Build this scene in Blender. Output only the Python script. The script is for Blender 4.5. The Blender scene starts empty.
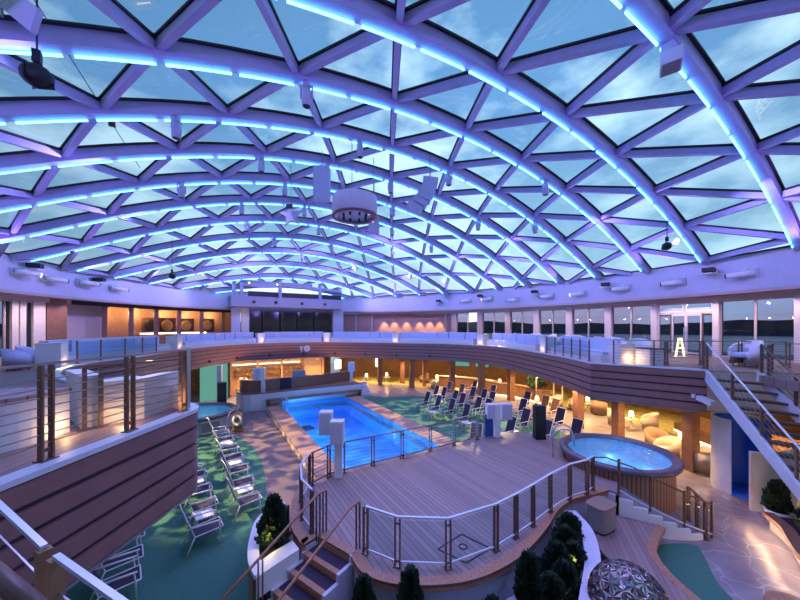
import bpy, math, random
from mathutils import Vector, Matrix
random.seed(7)
C = bpy.context.scene.collection
S = bpy.context.scene
PI = math.pi
F_PX, HZ, YAW, EYE = 320.0, 326.0, math.radians(30.85), 5.9

# ------------------------------------------------------------------ camera
cam = bpy.data.objects.new('camera', bpy.data.cameras.new('camera'))
C.objects.link(cam)
cam.location = (0, 0, EYE)
cam.rotation_euler = (PI / 2, 0, -YAW)
cam.data.sensor_width = 36
cam.data.lens = F_PX / 800 * 36
cam.data.shift_y = (HZ - 300) / 800
cam.data.clip_start = 0.05
cam.data.clip_end = 20000
S.camera = cam

# ------------------------------------------------------------------ materials
def nd(nt, t, **kw):
    n = nt.nodes.new(t)
    for k, v in kw.items():
        setattr(n, k, v)
    return n

def mat(name, col, rough=0.5, metal=0.0, var=0.12, scale=6.0, emit=None, es=0.0, bump=0.0, coat=0.0, spec=0.5):
    m = bpy.data.materials.new(name); m.use_nodes = True
    nt = m.node_tree; b = nt.nodes['Principled BSDF']
    b.inputs['Roughness'].default_value = rough
    b.inputs['Metallic'].default_value = metal
    b.inputs['Specular IOR Level'].default_value = spec
    b.inputs['Coat Weight'].default_value = coat
    tc = nd(nt, 'ShaderNodeTexCoord'); nz = nd(nt, 'ShaderNodeTexNoise')
    nz.inputs['Scale'].default_value = scale; nz.inputs['Detail'].default_value = 4
    nt.links.new(tc.outputs['Object'], nz.inputs['Vector'])
    rp = nd(nt, 'ShaderNodeValToRGB')
    rp.color_ramp.elements[0].position = 0.3; rp.color_ramp.elements[1].position = 0.7
    rp.color_ramp.elements[0].color = tuple(c * (1 - var) for c in col) + (1,)
    rp.color_ramp.elements[1].color = tuple(min(1, c * (1 + var)) for c in col) + (1,)
    nt.links.new(nz.outputs['Fac'], rp.inputs['Fac'])
    nt.links.new(rp.outputs['Color'], b.inputs['Base Color'])
    if emit:
        b.inputs['Emission Color'].default_value = tuple(emit) + (1,)
        b.inputs['Emission Strength'].default_value = es
    if bump:
        bp = nd(nt, 'ShaderNodeBump'); bp.inputs['Strength'].default_value = bump
        nt.links.new(nz.outputs['Fac'], bp.inputs['Height']); nt.links.new(bp.outputs['Normal'], b.inputs['Normal'])
    return m

def plank_mat(name, col, width, ang=0.0, gap=0.10, gapcol=0.3, rough=0.55, var=0.25, cross=0.0, coord='XY'):
    """boards of a given width, running along the direction that is ang from +Y"""
    m = bpy.data.materials.new(name); m.use_nodes = True
    nt = m.node_tree; b = nt.nodes['Principled BSDF']; b.inputs['Roughness'].default_value = rough
    tc = nd(nt, 'ShaderNodeTexCoord'); mp = nd(nt, 'ShaderNodeMapping')
    mp.inputs['Rotation'].default_value = (0, 0, ang)
    nt.links.new(tc.outputs['Object'], mp.inputs['Vector'])
    sp = nd(nt, 'ShaderNodeSeparateXYZ'); nt.links.new(mp.outputs['Vector'], sp.inputs[0])
    def math_(op, a, bb=None):
        n = nd(nt, 'ShaderNodeMath', operation=op)
        for i, q in enumerate((a, bb)):
            if q is None: continue
            if isinstance(q, (int, float)): n.inputs[i].default_value = q
            else: nt.links.new(q, n.inputs[i])
        return n.outputs[0]
    x = math_('DIVIDE', sp.outputs['X' if coord == 'XY' else coord], width)
    fr = math_('FRACT', x); fl = math_('FLOOR', x)
    wn = nd(nt, 'ShaderNodeTexWhiteNoise', noise_dimensions='1D'); nt.links.new(fl, wn.inputs['W'])
    nz = nd(nt, 'ShaderNodeTexNoise'); nz.inputs['Scale'].default_value = 5; nz.inputs['Detail'].default_value = 5
    mp2 = nd(nt, 'ShaderNodeMapping'); mp2.inputs['Scale'].default_value = (6, .7, 1)
    nt.links.new(mp.outputs['Vector'], mp2.inputs['Vector']); nt.links.new(mp2.outputs['Vector'], nz.inputs['Vector'])
    t = math_('ADD', math_('MULTIPLY', wn.outputs['Value'], .6), math_('MULTIPLY', nz.outputs['Fac'], .4))
    rp = nd(nt, 'ShaderNodeValToRGB')
    rp.color_ramp.elements[0].color = tuple(c * (1 - var) for c in col) + (1,)
    rp.color_ramp.elements[1].color = tuple(c * (1 + var) for c in col) + (1,)
    nt.links.new(t, rp.inputs['Fac'])
    g = math_('LESS_THAN', fr, gap)
    if cross:
        yy = math_('FRACT', math_('DIVIDE', sp.outputs['Y'], cross))
        g = math_('MAXIMUM', g, math_('LESS_THAN', yy, gap * width / cross))
    mx = nd(nt, 'ShaderNodeMix', data_type='RGBA')
    nt.links.new(g, mx.inputs['Factor']); nt.links.new(rp.outputs['Color'], mx.inputs[6])
    mx.inputs[7].default_value = tuple(c * gapcol for c in col) + (1,)
    nt.links.new(mx.outputs[2], b.inputs['Base Color'])
    return m

def emis(name, col, st):
    m = bpy.data.materials.new(name); m.use_nodes = True
    nt = m.node_tree; nt.nodes.remove(nt.nodes['Principled BSDF'])
    e = nd(nt, 'ShaderNodeEmission'); e.inputs[0].default_value = tuple(col) + (1,); e.inputs[1].default_value = st
    nt.links.new(e.outputs[0], nt.nodes['Material Output'].inputs[0])
    return m

def glass(name, tint, refl=1.0, rough=0.0, bump=0.0, bscale=3.0, ior=1.45, body=None, bodyfac=0.0):
    """thin pane / water surface: tinted transmission plus fresnel gloss (plus a little body colour)"""
    m = bpy.data.materials.new(name); m.use_nodes = True
    nt = m.node_tree; nt.nodes.remove(nt.nodes['Principled BSDF'])
    tr = nd(nt, 'ShaderNodeBsdfTransparent'); tr.inputs[0].default_value = tuple(tint) + (1,)
    gl = nd(nt, 'ShaderNodeBsdfGlossy'); gl.inputs['Roughness'].default_value = rough
    gl.inputs[0].default_value = (refl, refl, refl, 1)
    fr = nd(nt, 'ShaderNodeLayerWeight'); fr.inputs['Blend'].default_value = .5
    f0 = ((ior - 1) / (ior + 1)) ** 2
    pw = nd(nt, 'ShaderNodeMath', operation='POWER'); pw.inputs[1].default_value = 5; nt.links.new(fr.outputs['Facing'], pw.inputs[0])
    ad = nd(nt, 'ShaderNodeMath', operation='MULTIPLY_ADD'); ad.inputs[1].default_value = 1 - f0; ad.inputs[2].default_value = f0; nt.links.new(pw.outputs[0], ad.inputs[0])
    mx = nd(nt, 'ShaderNodeMixShader')
    if bump:
        tc = nd(nt, 'ShaderNodeTexCoord'); nz = nd(nt, 'ShaderNodeTexNoise'); nz.inputs['Scale'].default_value = bscale
        nt.links.new(tc.outputs['Object'], nz.inputs['Vector'])
        bp = nd(nt, 'ShaderNodeBump'); bp.inputs['Strength'].default_value = bump; bp.inputs['Distance'].default_value = .05
        nt.links.new(nz.outputs['Fac'], bp.inputs['Height'])
        nt.links.new(bp.outputs[0], gl.inputs['Normal']); nt.links.new(bp.outputs[0], fr.inputs['Normal'])
    base = tr.outputs[0]
    if body:
        df = nd(nt, 'ShaderNodeBsdfDiffuse'); df.inputs[0].default_value = tuple(body) + (1,)
        m2 = nd(nt, 'ShaderNodeMixShader'); m2.inputs[0].default_value = bodyfac
        nt.links.new(tr.outputs[0], m2.inputs[1]); nt.links.new(df.outputs[0], m2.inputs[2]); base = m2.outputs[0]
    nt.links.new(ad.outputs[0], mx.inputs[0]); nt.links.new(base, mx.inputs[1]); nt.links.new(gl.outputs[0], mx.inputs[2])
    nt.links.new(mx.outputs[0], nt.nodes['Material Output'].inputs[0])
    return m

M = dict(
    steel=mat('painted_steel', (.46, .42, .66), .45, var=.05),
    gasket=mat('black_gasket', (.02, .02, .03), .6),
    white=mat('white_paint', (.80, .79, .80), .45, var=.04),
    cream=mat('cream_paint', (.74, .68, .62), .5, var=.05),
    tan=mat('tan_paint', (.58, .47, .42), .5, var=.05),
    stage=plank_mat('stage_teak', (.31, .225, .215), .135, 0, .13, .42),
    nose=mat('teak_nosing', (.42, .20, .12), .45, var=.2, scale=14),
    lowdeck=plank_mat('low_deck_teak', (.30, .20, .19), .12, .9, .1, .5),
    fascia=mat('fascia_board', (.26, .13, .125), .5, var=.10, scale=3),
    fasciab=mat('fascia_gap', (.06, .035, .05), .7),
    turf=mat('green_turf', (.045, .17, .125), .9, var=.18, scale=40, bump=.2),
    walk=plank_mat('walkway_wood', (.20, .145, .145), .5, .3, .02, .6, var=.2),
    stone=mat('veined_stone', (.25, .22, .26), .35, var=.25, scale=2),
    coping=plank_mat('terracotta_coping', (.42, .25, .19), .45, PI / 2, .03, .6, var=.2),
    pooltile=plank_mat('pool_tile', (.12, .42, .85), .3, 0, .06, .8, .2, .08, .3),
    wood=mat('warm_wood', (.36, .20, .10), .4, var=.25, scale=5),
    woodslat=plank_mat('slatted_wood', (.40, .20, .11), .11, 0, .22, .25),
    darkwood=mat('dark_wood', (.12, .06, .045), .4, var=.2),
    redwood=mat('reddish_column_wood', (.26, .13, .09), .45, var=.15),
    bronze=mat('bronze_metal', (.22, .14, .11), .35, .7, var=.08),
    steelrail=mat('brushed_steel', (.62, .62, .66), .28, .9, var=.05),
    cable=mat('rail_cable', (.35, .33, .36), .35, .8, var=.05),
    railw=mat('pale_handrail', (.66, .72, .82), .35, .2, var=.03),
    navy=mat('navy_fabric', (.030, .022, .055), .8, var=.2, scale=30),
    brownfab=mat('brown_fabric', (.17, .07, .055), .8, var=.2, scale=30),
    black=mat('black_plastic', (.012, .012, .016), .5),
    grey=mat('grey_plastic', (.24, .22, .22), .5, var=.08),
    cushion=mat('lilac_cushion', (.52, .58, .78), .8, var=.05, scale=12),
    bluepaint=mat('bright_blue_paint', (.02, .17, .85), .35, var=.05),
    foliage=mat('conifer_green', (.022, .055, .028), .8, var=.5, scale=8),
    fol2=mat('grass_green', (.16, .18, .05), .7, var=.4, scale=8),
    trunk=mat('bark', (.08, .05, .03), .9),
    soil=mat('soil', (.03, .022, .02), .95, var=.4),
    mirror=mat('mirror_facet', (.82, .80, .86), .07, 1.0, var=.03),
    copper=mat('copper_frame', (.22, .15, .17), .3, .9, var=.05),
    chairfab=mat('cream_upholstery', (.62, .52, .45), .85, var=.06, scale=20),
    chaird=mat('taupe_upholstery', (.30, .20, .15), .85, var=.1, scale=20),
    carpet=mat('lounge_carpet', (.48, .42, .17), .95, var=.3, scale=3),
    lamp=emis('lamp_glow', (1, .62, .26), 9),
    warmstrip=emis('warm_strip', (1, .66, .30), 7),
    led=emis('blue_led', (.07, .36, 1.0), 11.0),
    glow_face=emis('pale_green_glow', (.22, .62, .50), .55),  # emission stands in for light through a doorway and windows
    lit=emis('lit_sign', (1, .80, .45), 2.5),
    whitelit=emis('white_lit_panel', (1, .86, .66), 3.0),
    gold=mat('gold_panel', (.55, .36, .10), .4, .3, var=.2),
    walltan=mat('brown_wall', (.42, .26, .20), .6, var=.12),
    gantry=mat('gantry_grey', (.34, .32, .40), .5, var=.05),
    navyboard=mat('deep_blue_board', (.02, .07, .30), .5),
    dark=mat('dark_interior', (.02, .022, .02), .6),
    bottle=mat('bottle_glass', (.35, .16, .04), .15, var=.4, scale=40),
    navyrim=mat('dark_wet_rim', (.15, .13, .18), .25, var=.1),
    pane=glass('dome_pane', (.58, .74, .80), 1.0, 0, 0, ior=1.5),
    winpane=glass('window_pane', (.50, .54, .66), .5),
    balglass=glass('balustrade_glass', (.86, .92, .94), .5, ior=1.3),
    water=glass('pool_water', (.55, .86, 1.0), .6, .08, .15, 2.5, 1.33),
    jwater=glass('whirlpool_water', (.80, .96, 1.0), 1.0, .02, .35, 5, 1.33),
    jtile=mat('whirlpool_tile', (.22, .55, .78), .3, var=.15, scale=5),
    sea=mat('sea_water', (.10, .13, .18), .25, var=.15, scale=.01),
    hill=mat('wooded_hill', (.018, .026, .03), .95, var=.5, scale=.02),
    darkglass=mat('dark_glazing', (.015, .02, .018), .08, var=.3, scale=1.0),
    skirt=mat('lilac_skirt', (.58, .58, .68), .5, var=.04),
)

def veins(m, scale, width, col):
    """pale irregular joints between slabs of stone"""
    nt = m.node_tree; b = nt.nodes['Principled BSDF']; src = b.inputs['Base Color'].links[0].from_socket
    tc = nd(nt, 'ShaderNodeTexCoord'); nz = nd(nt, 'ShaderNodeTexNoise'); nz.inputs['Scale'].default_value = 1.2
    nt.links.new(tc.outputs['Object'], nz.inputs['Vector'])
    ad = nd(nt, 'ShaderNodeVectorMath', operation='ADD'); nt.links.new(tc.outputs['Object'], ad.inputs[0]); nt.links.new(nz.outputs['Color'], ad.inputs[1])
    vo = nd(nt, 'ShaderNodeTexVoronoi', feature='DISTANCE_TO_EDGE'); vo.inputs['Scale'].default_value = scale; nt.links.new(ad.outputs[0], vo.inputs['Vector'])
    lt_ = nd(nt, 'ShaderNodeMath', operation='LESS_THAN'); lt_.inputs[1].default_value = width; nt.links.new(vo.outputs['Distance'], lt_.inputs[0])
    mx = nd(nt, 'ShaderNodeMix', data_type='RGBA'); nt.links.new(lt_.outputs[0], mx.inputs['Factor']); nt.links.new(src, mx.inputs[6]); mx.inputs[7].default_value = (*col, 1)
    nt.links.new(mx.outputs[2], b.inputs['Base Color'])
veins(M['stone'], .9, .014, (.40, .37, .42))

# ------------------------------------------------------------------ mesh builder
class MB:
    def __init__(s): s.v = []; s.f = []; s.sm = []
    def add(s, vs, fs, smooth=False):
        o = len(s.v); s.v += [tuple(v) for v in vs]
        s.f += [tuple(i + o for i in f) for f in fs]; s.sm += [smooth] * len(fs); return s
    def box(s, c, d, rz=0.0):
        cx, cy, cz = c; a, b, h = d[0] / 2, d[1] / 2, d[2] / 2
        vs = []; ca, sa = math.cos(rz), math.sin(rz)
        for z in (-h, h):
            for x, y in ((-a, -b), (a, -b), (a, b), (-a, b)):
                vs.append((cx + x * ca - y * sa, cy + x * sa + y * ca, cz + z))
        return s.add(vs, [(3, 2, 1, 0), (4, 5, 6, 7), (0, 1, 5, 4), (1, 2, 6, 5), (2, 3, 7, 6), (3, 0, 4, 7)])
    def bar(s, p, q, w, h, up=(0, 0, 1), off=0.0):
        p, q = Vector(p), Vector(q); d = (q - p)
        if d.length < 1e-6: return s
        d.normalize(); u = Vector(up); sd = d.cross(u)
        if sd.length < 1e-4: sd = d.cross(Vector((1, 0, 0)))
        sd.normalize(); u = sd.cross(d).normalized()
        vs = []
        for e in (p, q):
            for a, b in ((-1, -1), (1, -1), (1, 1), (-1, 1)):
                vs.append(e + sd * (a * w / 2) + u * (b * h / 2 + off))
        return s.add(vs, [(0, 1, 2, 3), (7, 6, 5, 4), (0, 4, 5, 1), (1, 5, 6, 2), (2, 6, 7, 3), (3, 7, 4, 0)])
    def prism(s, poly, z0, z1, cap=True):
        n = len(poly)
        vs = [(p[0], p[1], z0) for p in poly] + [(p[0], p[1], z1) for p in poly]
        fs = [(i, (i + 1) % n, (i + 1) % n + n, i + n) for i in range(n)]
        if cap: fs += [tuple(range(n - 1, -1, -1)), tuple(range(n, 2 * n))]
        return s.add(vs, fs)
    def tube(s, pts, r, seg=8, smooth=True):
        pts = [Vector(p) for p in pts]; vs = []; fs = []
        rr = r if isinstance(r, (list, tuple)) else [r] * len(pts)
        for i, p in enumerate(pts):
            t = (pts[min(i + 1, len(pts) - 1)] - pts[max(i - 1, 0)]).normalized()
            a = t.cross(Vector((0, 0, 1)))
            if a.length < .05: a = t.cross(Vector((1, 0, 0)))
            a.normalize(); b = t.cross(a)
            for k in range(seg):
                w = 2 * PI * k / seg
                vs.append(p + a * math.cos(w) * rr[i] + b * math.sin(w) * rr[i])
        for i in range(len(pts) - 1):
            for k in range(seg):
                k2 = (k + 1) % seg
                fs.append((i * seg + k, i * seg + k2, (i + 1) * seg + k2, (i + 1) * seg + k))
        fs += [tuple(range(seg - 1, -1, -1)), tuple(range((len(pts) - 1) * seg, len(pts) * seg))]
        return s.add(vs, fs, smooth)
    def lathe(s, prof, c=(0, 0, 0), seg=24, smooth=True, sx=1, sy=1, a0=0, a1=2 * PI, closed=True):
        n = len(prof); vs = []; fs = []
        m = seg if closed else seg + 1
        for k in range(m):
            w = a0 + (a1 - a0) * k / seg
            for r, z in prof: vs.append((c[0] + r * math.cos(w) * sx, c[1] + r * math.sin(w) * sy, c[2] + z))
        for k in range(seg):
            k2 = (k + 1) % m
            for i in range(n - 1):
                fs.append((k * n + i, k2 * n + i, k2 * n + i + 1, k * n + i + 1))
        return s.add(vs, fs, smooth)
    def wall(s, line, th, z0, z1):
        """a wall of thickness th to the left of the polyline"""
        L = offset(line, th)
        return s.prism2(line, L, z0, z1)
    def prism2(s, A, B, z0, z1):
        n = len(A); vs = []
        for P, z in ((A, z0), (B, z0), (A, z1), (B, z1)): vs += [(p[0], p[1], z) for p in P]
        fs = []
        for i in range(n - 1):
            a, b, c, d = i, n + i, 2 * n + i, 3 * n + i
            fs += [(a, a + 1, c + 1, c), (b + 1, b, d, d + 1), (c, c + 1, d + 1, d), (a + 1, a, b, b + 1)]
        fs += [(0, 2 * n, 3 * n, n), (n - 1, 2 * n - 1, 4 * n - 1, 3 * n - 1)]
        return s.add(vs, fs)
    def ball(s, c, r, seg=12, ring=8):
        rx, ry, rz = r if isinstance(r, tuple) else (r, r, r)
        prof = [(math.sin(PI * i / ring), -math.cos(PI * i / ring) * rz) for i in range(ring + 1)]
        return s.lathe(prof, c, seg, True, rx, ry)
    def build(s, name, m, parent=None, smooth=None):
        me = bpy.data.meshes.new(name)
        off = Vector((0, 0, 0))
        p = parent
        while p is not None:
            off += Vector(p.location); p = p.parent
        me.from_pydata([tuple(Vector(v) - off) for v in s.v], [], s.f)
        for i, p in enumerate(me.polygons): p.use_smooth = s.sm[i]
        me.update()
        me.materials.append(M[m] if isinstance(m, str) else m)
        o = bpy.data.objects.new(name, me); C.objects.link(o)
        if parent: o.parent = parent
        return o

def offset(line, d):
    out = []
    n = len(line)
    for i in range(n):
        a = Vector(line[max(i - 1, 0)][:2]); b = Vector(line[min(i + 1, n - 1)][:2]); p = Vector(line[i][:2])
        t = (b - a).normalized()
        out.append((p.x - t.y * d, p.y + t.x * d))
    return out

def spline(P, n=8, closed=False):
    P = [Vector(p) for p in P]; out = []; m = len(P)
    rng = range(m if closed else m - 1)
    for i in rng:
        if closed: p0, p1, p2, p3 = P[(i - 1) % m], P[i], P[(i + 1) % m], P[(i + 2) % m]
        else: p0, p1, p2, p3 = P[max(i - 1, 0)], P[i], P[i + 1], P[min(i + 2, m - 1)]
        for k in range(n):
            t = k / n
            out.append(tuple(.5 * ((2 * p1) + (p2 - p0) * t + (2 * p0 - 5 * p1 + 4 * p2 - p3) * t * t + (3 * p1 - p0 - 3 * p2 + p3) * t ** 3)))
    if not closed: out.append(tuple(P[-1]))
    return out

def resample(L, step):
    """points along a polyline at equal steps, as (x, y, heading)"""
    out = []; acc = 0; nxt = 0
    for i in range(len(L) - 1):
        a, b = Vector(L[i][:2]), Vector(L[i + 1][:2]); d = (b - a).length
        if d < 1e-9: continue
        while nxt <= acc + d + 1e-9:
            p = a + (b - a) * ((nxt - acc) / d)
            out.append((p.x, p.y, math.atan2(b.y - a.y, b.x - a.x))); nxt += step
        acc += d
    return out

def plen(L): return sum((Vector(L[i + 1][:2]) - Vector(L[i][:2])).length for i in range(len(L) - 1))

def thing(name, label, cat, loc=(0, 0, 0), group=None):
    o = bpy.data.objects.new(name, None); C.objects.link(o); o.empty_display_size = .1
    o.location = loc; o['label'] = label; o['category'] = cat
    if group: o['group'] = group
    return o
def tag(o, label, cat, group=None, kind=None):
    o['label'] = label; o['category'] = cat
    if group: o['group'] = group
    if kind: o['kind'] = kind
    return o
def struct(name, loc=(0, 0, 0)):
    o = bpy.data.objects.new(name, None); C.objects.link(o); o.location = loc; o['kind'] = 'structure'; o.empty_display_size = .1
    return o
def ss(o): o['kind'] = 'structure'; return o
KIDS = {}
def copy_tree(o, parent=None):
    c = o.copy(); C.objects.link(c)
    if parent: c.parent = parent
    for ch in o.children: copy_tree(ch, c)
    return c
def dup(root, loc, rz, label, group=None):
    r = copy_tree(root); r.location = loc; r.rotation_euler = (0, 0, rz); r['label'] = label
    if group: r['group'] = group
    return r
class Proto:
    """first use places the built thing itself, later uses copy it"""
    def __init__(s, root): s.root = root; s.used = False
    def put(s, loc, rz, label, group=None):
        if s.used: return dup(s.root, loc, rz, label, group)
        s.used = True; r = s.root; r.location = loc; r.rotation_euler = (0, 0, rz); r['label'] = label
        if group: r['group'] = group
        return r
ORD = ['first', 'second', 'third', 'fourth', 'fifth', 'sixth', 'seventh', 'eighth', 'ninth', 'tenth', 'eleventh', 'twelfth', 'thirteenth', 'fourteenth', 'fifteenth', 'sixteenth', 'seventeenth', 'eighteenth', 'nineteenth', 'twentieth']

def light(kind, loc, col, power, size=.2, aim=None, spot=None, blend=.5, name='lamp_light', sy=None):
    d = bpy.data.lights.new(name, kind); d.color = col; d.energy = power
    if kind == 'AREA':
        d.size = size
        if sy: d.shape = 'RECTANGLE'; d.size_y = sy
    else: d.shadow_soft_size = size
    if kind == 'SPOT': d.spot_size = spot; d.spot_blend = blend
    o = bpy.data.objects.new(name, d); C.objects.link(o); o.location = loc
    if aim is not None:
        v = Vector(aim) - Vector(loc); o.rotation_euler = v.to_track_quat('-Z', 'Y').to_euler()
    return o

FX, FY, RX, RY = math.sin(YAW), math.cos(YAW), math.cos(YAW), -math.sin(YAW)
def proj(p):
    d = p[0] * FX + p[1] * FY
    if d < .1: return None
    return (400 + F_PX * (p[0] * RX + p[1] * RY) / d, HZ - F_PX * (p[2] - EYE) / d, d)
def ray(u, v, d): s = (u - 400) / F_PX; return (d * (FX + RX * s), d * (FY + RY * s), EYE + d * (HZ - v) / F_PX)
def area_px(poly):
    P = [proj(p) for p in poly]
    if any(p is None for p in P): return 0
    if all(p[0] < 0 for p in P) or all(p[0] > 800 for p in P) or all(p[1] < 0 for p in P): return 0
    s = 0
    for i in range(len(P)):
        a, b = P[i], P[(i + 1) % len(P)]
        s += a[0] * b[1] - a[1] * b[0]
    return abs(s) / 2

# ------------------------------------------------------------------ the dome
CX, CY, RA, RB = 6.5, 13.0, 15.5, 21.5        # plan of the ring
ZT, ZB, RISE = 9.1, 7.53, 4.3
def hw(y):
    t = 1 - ((y - CY) / RB) ** 2
    return RA * math.sqrt(t) if t > 0 else 0
def dz(x, y):
    q = 1 - ((x - CX) / RA) ** 2 - ((y - CY) / RB) ** 2
    return ZT + RISE * (1 + .013 * (y - 13)) * max(q, 0) ** (1.1 - .006 * (x - CX))
def ell(a, ra=RA, rb=RB): return (CX + ra * math.cos(a), CY + rb * math.sin(a))
def hit(u, ra, rb):
    """where the sight line of column u of the frame meets an ellipse round the hall"""
    s = (u - 400) / F_PX; dx = FX + RX * s; dy = FY + RY * s
    A_ = dx * dx / ra ** 2 + dy * dy / rb ** 2; B_ = -2 * (dx * CX / ra ** 2 + dy * CY / rb ** 2)
    C_ = CX ** 2 / ra ** 2 + CY ** 2 / rb ** 2 - 1
    d = (-B_ + math.sqrt(B_ * B_ - 4 * A_ * C_)) / 2 / A_
    return (d * dx, d * dy)
def ang(p, ra, rb): return math.atan2((p[1] - CY) / rb, (p[0] - CX) / ra)

dome = struct('ceiling')
YR = [-5.6, -2.85, -.05, 2.75, 5.75, 8.45, 11.15, 13.8, 16.4, 18.95, 21.5, 24.0, 26.3, 28.5, 30.6, 32.5]
SP = 2.9
def nodes(i):
    o = 6.3 + (0 if i % 2 == 0 else SP / 2)
    h = hw(YR[i])
    return [x for x in (o + SP * k for k in range(-8, 9)) if abs(x - CX) < h - .35]
def inside(x, y): return abs(x - CX) < hw(y) and abs(y - CY) < RB
def clipq(p, q):
    """p inside the ring, q maybe outside: pull q back on to the ring"""
    if inside(*q): return q
    a, b = 0.0, 1.0
    for _ in range(30):
        m = (a + b) / 2
        if inside(p[0] + (q[0] - p[0]) * m, p[1] + (q[1] - p[1]) * m): a = m
        else: b = m
    return (p[0] + (q[0] - p[0]) * a, p[1] + (q[1] - p[1]) * a)
def P3(p): return (p[0], p[1], dz(*p))
RW, RD = .27, .32
for i, y in enumerate(YR):
    h = hw(y); xs = [CX - h + 2 * h * k / 40 for k in range(41)]
    mb = MB(); led = MB(); gk = MB()
    n = len(xs)
    for sx in (0,):
        vs = []
        for x in xs:
            z = dz(x, y)
            e = .05
            nx = -(dz(x + e, y) - dz(x - e, y)) / (2 * e) if abs(x - CX) < h - .1 else (1.2 if x > CX else -1.2)
            l = math.hypot(nx, 1); nx, nz = nx / l, 1 / l
            for (a, b) in ((-RW / 2, -RD), (RW / 2, -RD), (RW / 2, 0), (-RW / 2, 0)):
                vs.append((x + nx * b, y + a, z + nz * b))
        fs = []
        for k in range(n - 1):
            for j in range(4):
                j2 = (j + 1) % 4
                fs.append((k * 4 + j, k * 4 + j2, (k + 1) * 4 + j2, (k + 1) * 4 + j))
        mb.add(vs, fs)
    rib = mb.build('roof_rib', 'steel', dome)
    # the light strip is fixed under the far lower edge of the rib, in lengths
    cur = CX - h + .5
    Lseg = 1.28
    while cur < CX + h - .6:
        a, b = cur, min(cur + Lseg, CX + h - .5)
        pts = []
        for k in range(5):
            x = a + (b - a) * k / 4
            e = .05; nx = -(dz(x + e, y) - dz(x - e, y)) / (2 * e); l = math.hypot(nx, 1)
            pts.append((x - nx / l * (RD + .05), y + RW / 2 - .03, dz(x, y) - (RD + .05) / l))
        for k in range(4): led.bar(pts[k], pts[k + 1], .036, .04)
        cur += Lseg + .17
    ld = led.build('led_strip', 'led', rib)
# struts and panes
struts = []; panes = []
for i in range(len(YR) - 1):
    y0, y1 = YR[i], YR[i + 1]
    for A, B, ya, yb in ((nodes(i), nodes(i + 1), y0, y1), (nodes(i + 1), nodes(i), y1, y0)):
        for x in A:
            for sx in (-SP / 2, SP / 2):
                q = (x + sx, yb)
                isn = any(abs(x + sx - t) < .01 for t in B)
                if isn and ya > yb: continue
                q = clipq((x, ya), q)
                struts.append(((x, ya), q))
    # panes: triangles of the strip between the two ribs, clipped to the ring
    na = [CX - hw(y0)] + nodes(i) + [CX + hw(y0)]; nb = [CX - hw(y1)] + nodes(i + 1) + [CX + hw(y1)]
    a = b = 0
    while a < len(na) - 1 or b < len(nb) - 1:
        if b == len(nb) - 1 or (a < len(na) - 1 and na[a + 1] <= nb[b + 1]):
            panes.append(((na[a], y0), (na[a + 1], y0), (nb[b], y1))); a += 1
        else:
            panes.append(((na[a], y0), (nb[b + 1], y1), (nb[b], y1))); b += 1
def strut_px(s):
    return area_px([(s[0][0], s[0][1] - .1, dz(*s[0])), (s[1][0], s[1][1] - .1, dz(*s[1])), (s[1][0], s[1][1] + .1, dz(*s[1]) - .3), (s[0][0], s[0][1] + .1, dz(*s[0]) - .3)])
struts.sort(key=strut_px, reverse=True)
rest = MB()
def strut_geo(mb, s):
    p, q = P3(s[0]), P3(s[1]); mb.bar(p, q, .14, .20, (0, 0, 1), -.12)
for k, s in enumerate(struts):
    if k < 96: mb = MB(); strut_geo(mb, s); mb.build('diagonal_strut', 'steel', dome)
    else: strut_geo(rest, s)
o = rest.build('distant_strut', 'steel', dome); o['kind'] = 'stuff'
panes.sort(key=lambda t: area_px([P3(p) for p in t]), reverse=True)
def pane_geo(mb, t):
    c = Vector((sum(p[0] for p in t) / 3, sum(p[1] for p in t) / 3))
    n = 4; vs = []; idx = {}
    A, B, D = [Vector((*p, 0)) for p in t]
    for i in range(n + 1):
        for j in range(n + 1 - i):
            p = A + (B - A) * (i / n) + (D - A) * (j / n)
            idx[(i, j)] = len(vs)
            z = dz(p.x, p.y)
            vs.append((p.x, p.y, z + .03))
    fs = []
    for i in range(n):
        for j in range(n - i):
            fs.append((idx[(i, j)], idx[(i + 1, j)], idx[(i, j + 1)]))
            if i + j < n - 1: fs.append((idx[(i + 1, j)], idx[(i + 1, j + 1)], idx[(i, j + 1)]))
    mb.add(vs, fs)
rest = MB()
for k, t in enumerate(panes):
    if k < 96: mb = MB(); pane_geo(mb, t); mb.build('glass_pane', 'pane', dome)
    else: pane_geo(rest, t)
o = rest.build('distant_pane', 'pane', dome); o['kind'] = 'stuff'
# black gaskets along the panes: thin dark bars on top of every strut and rib
gk = MB()
for s in struts:
    p, q = P3(s[0]), P3(s[1])
    gk.bar((p[0], p[1], p[2] + .02), (q[0], q[1], q[2] + .02), .21, .05)
for y in YR:
    h = hw(y); xs = [CX - h + 2 * h * k / 40 for k in range(41)]
    for k in range(40): gk.bar((xs[k], y, dz(xs[k], y) + .02), (xs[k + 1], y, dz(xs[k + 1], y) + .02), .40, .05)
o = gk.build('glazing_gasket', 'gasket', dome)

# ring beam round the dome
NA = 120
def ellring(mb, ra0, rb0, ra1, rb1, z0, z1, a0=0, a1=2 * PI, n=NA):
    A = [ell(a0 + (a1 - a0) * k / n, ra0, rb0) for k in range(n + 1)]
    B = [ell(a0 + (a1 - a0) * k / n, ra1, rb1) for k in range(n + 1)]
    return mb.prism2(A, B, z0, z1)
mb = MB(); ellring(mb, RA, RB, RA + .5, RB + .5, ZB, ZT)
ring = ss(mb.build('trim_1', 'skirt'))
mb = MB(); ellring(mb, RA - .02, RB - .02, RA + .45, RB + .45, ZT, ZT + .08)
ss(mb.build('trim_2', 'gasket'))
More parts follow.
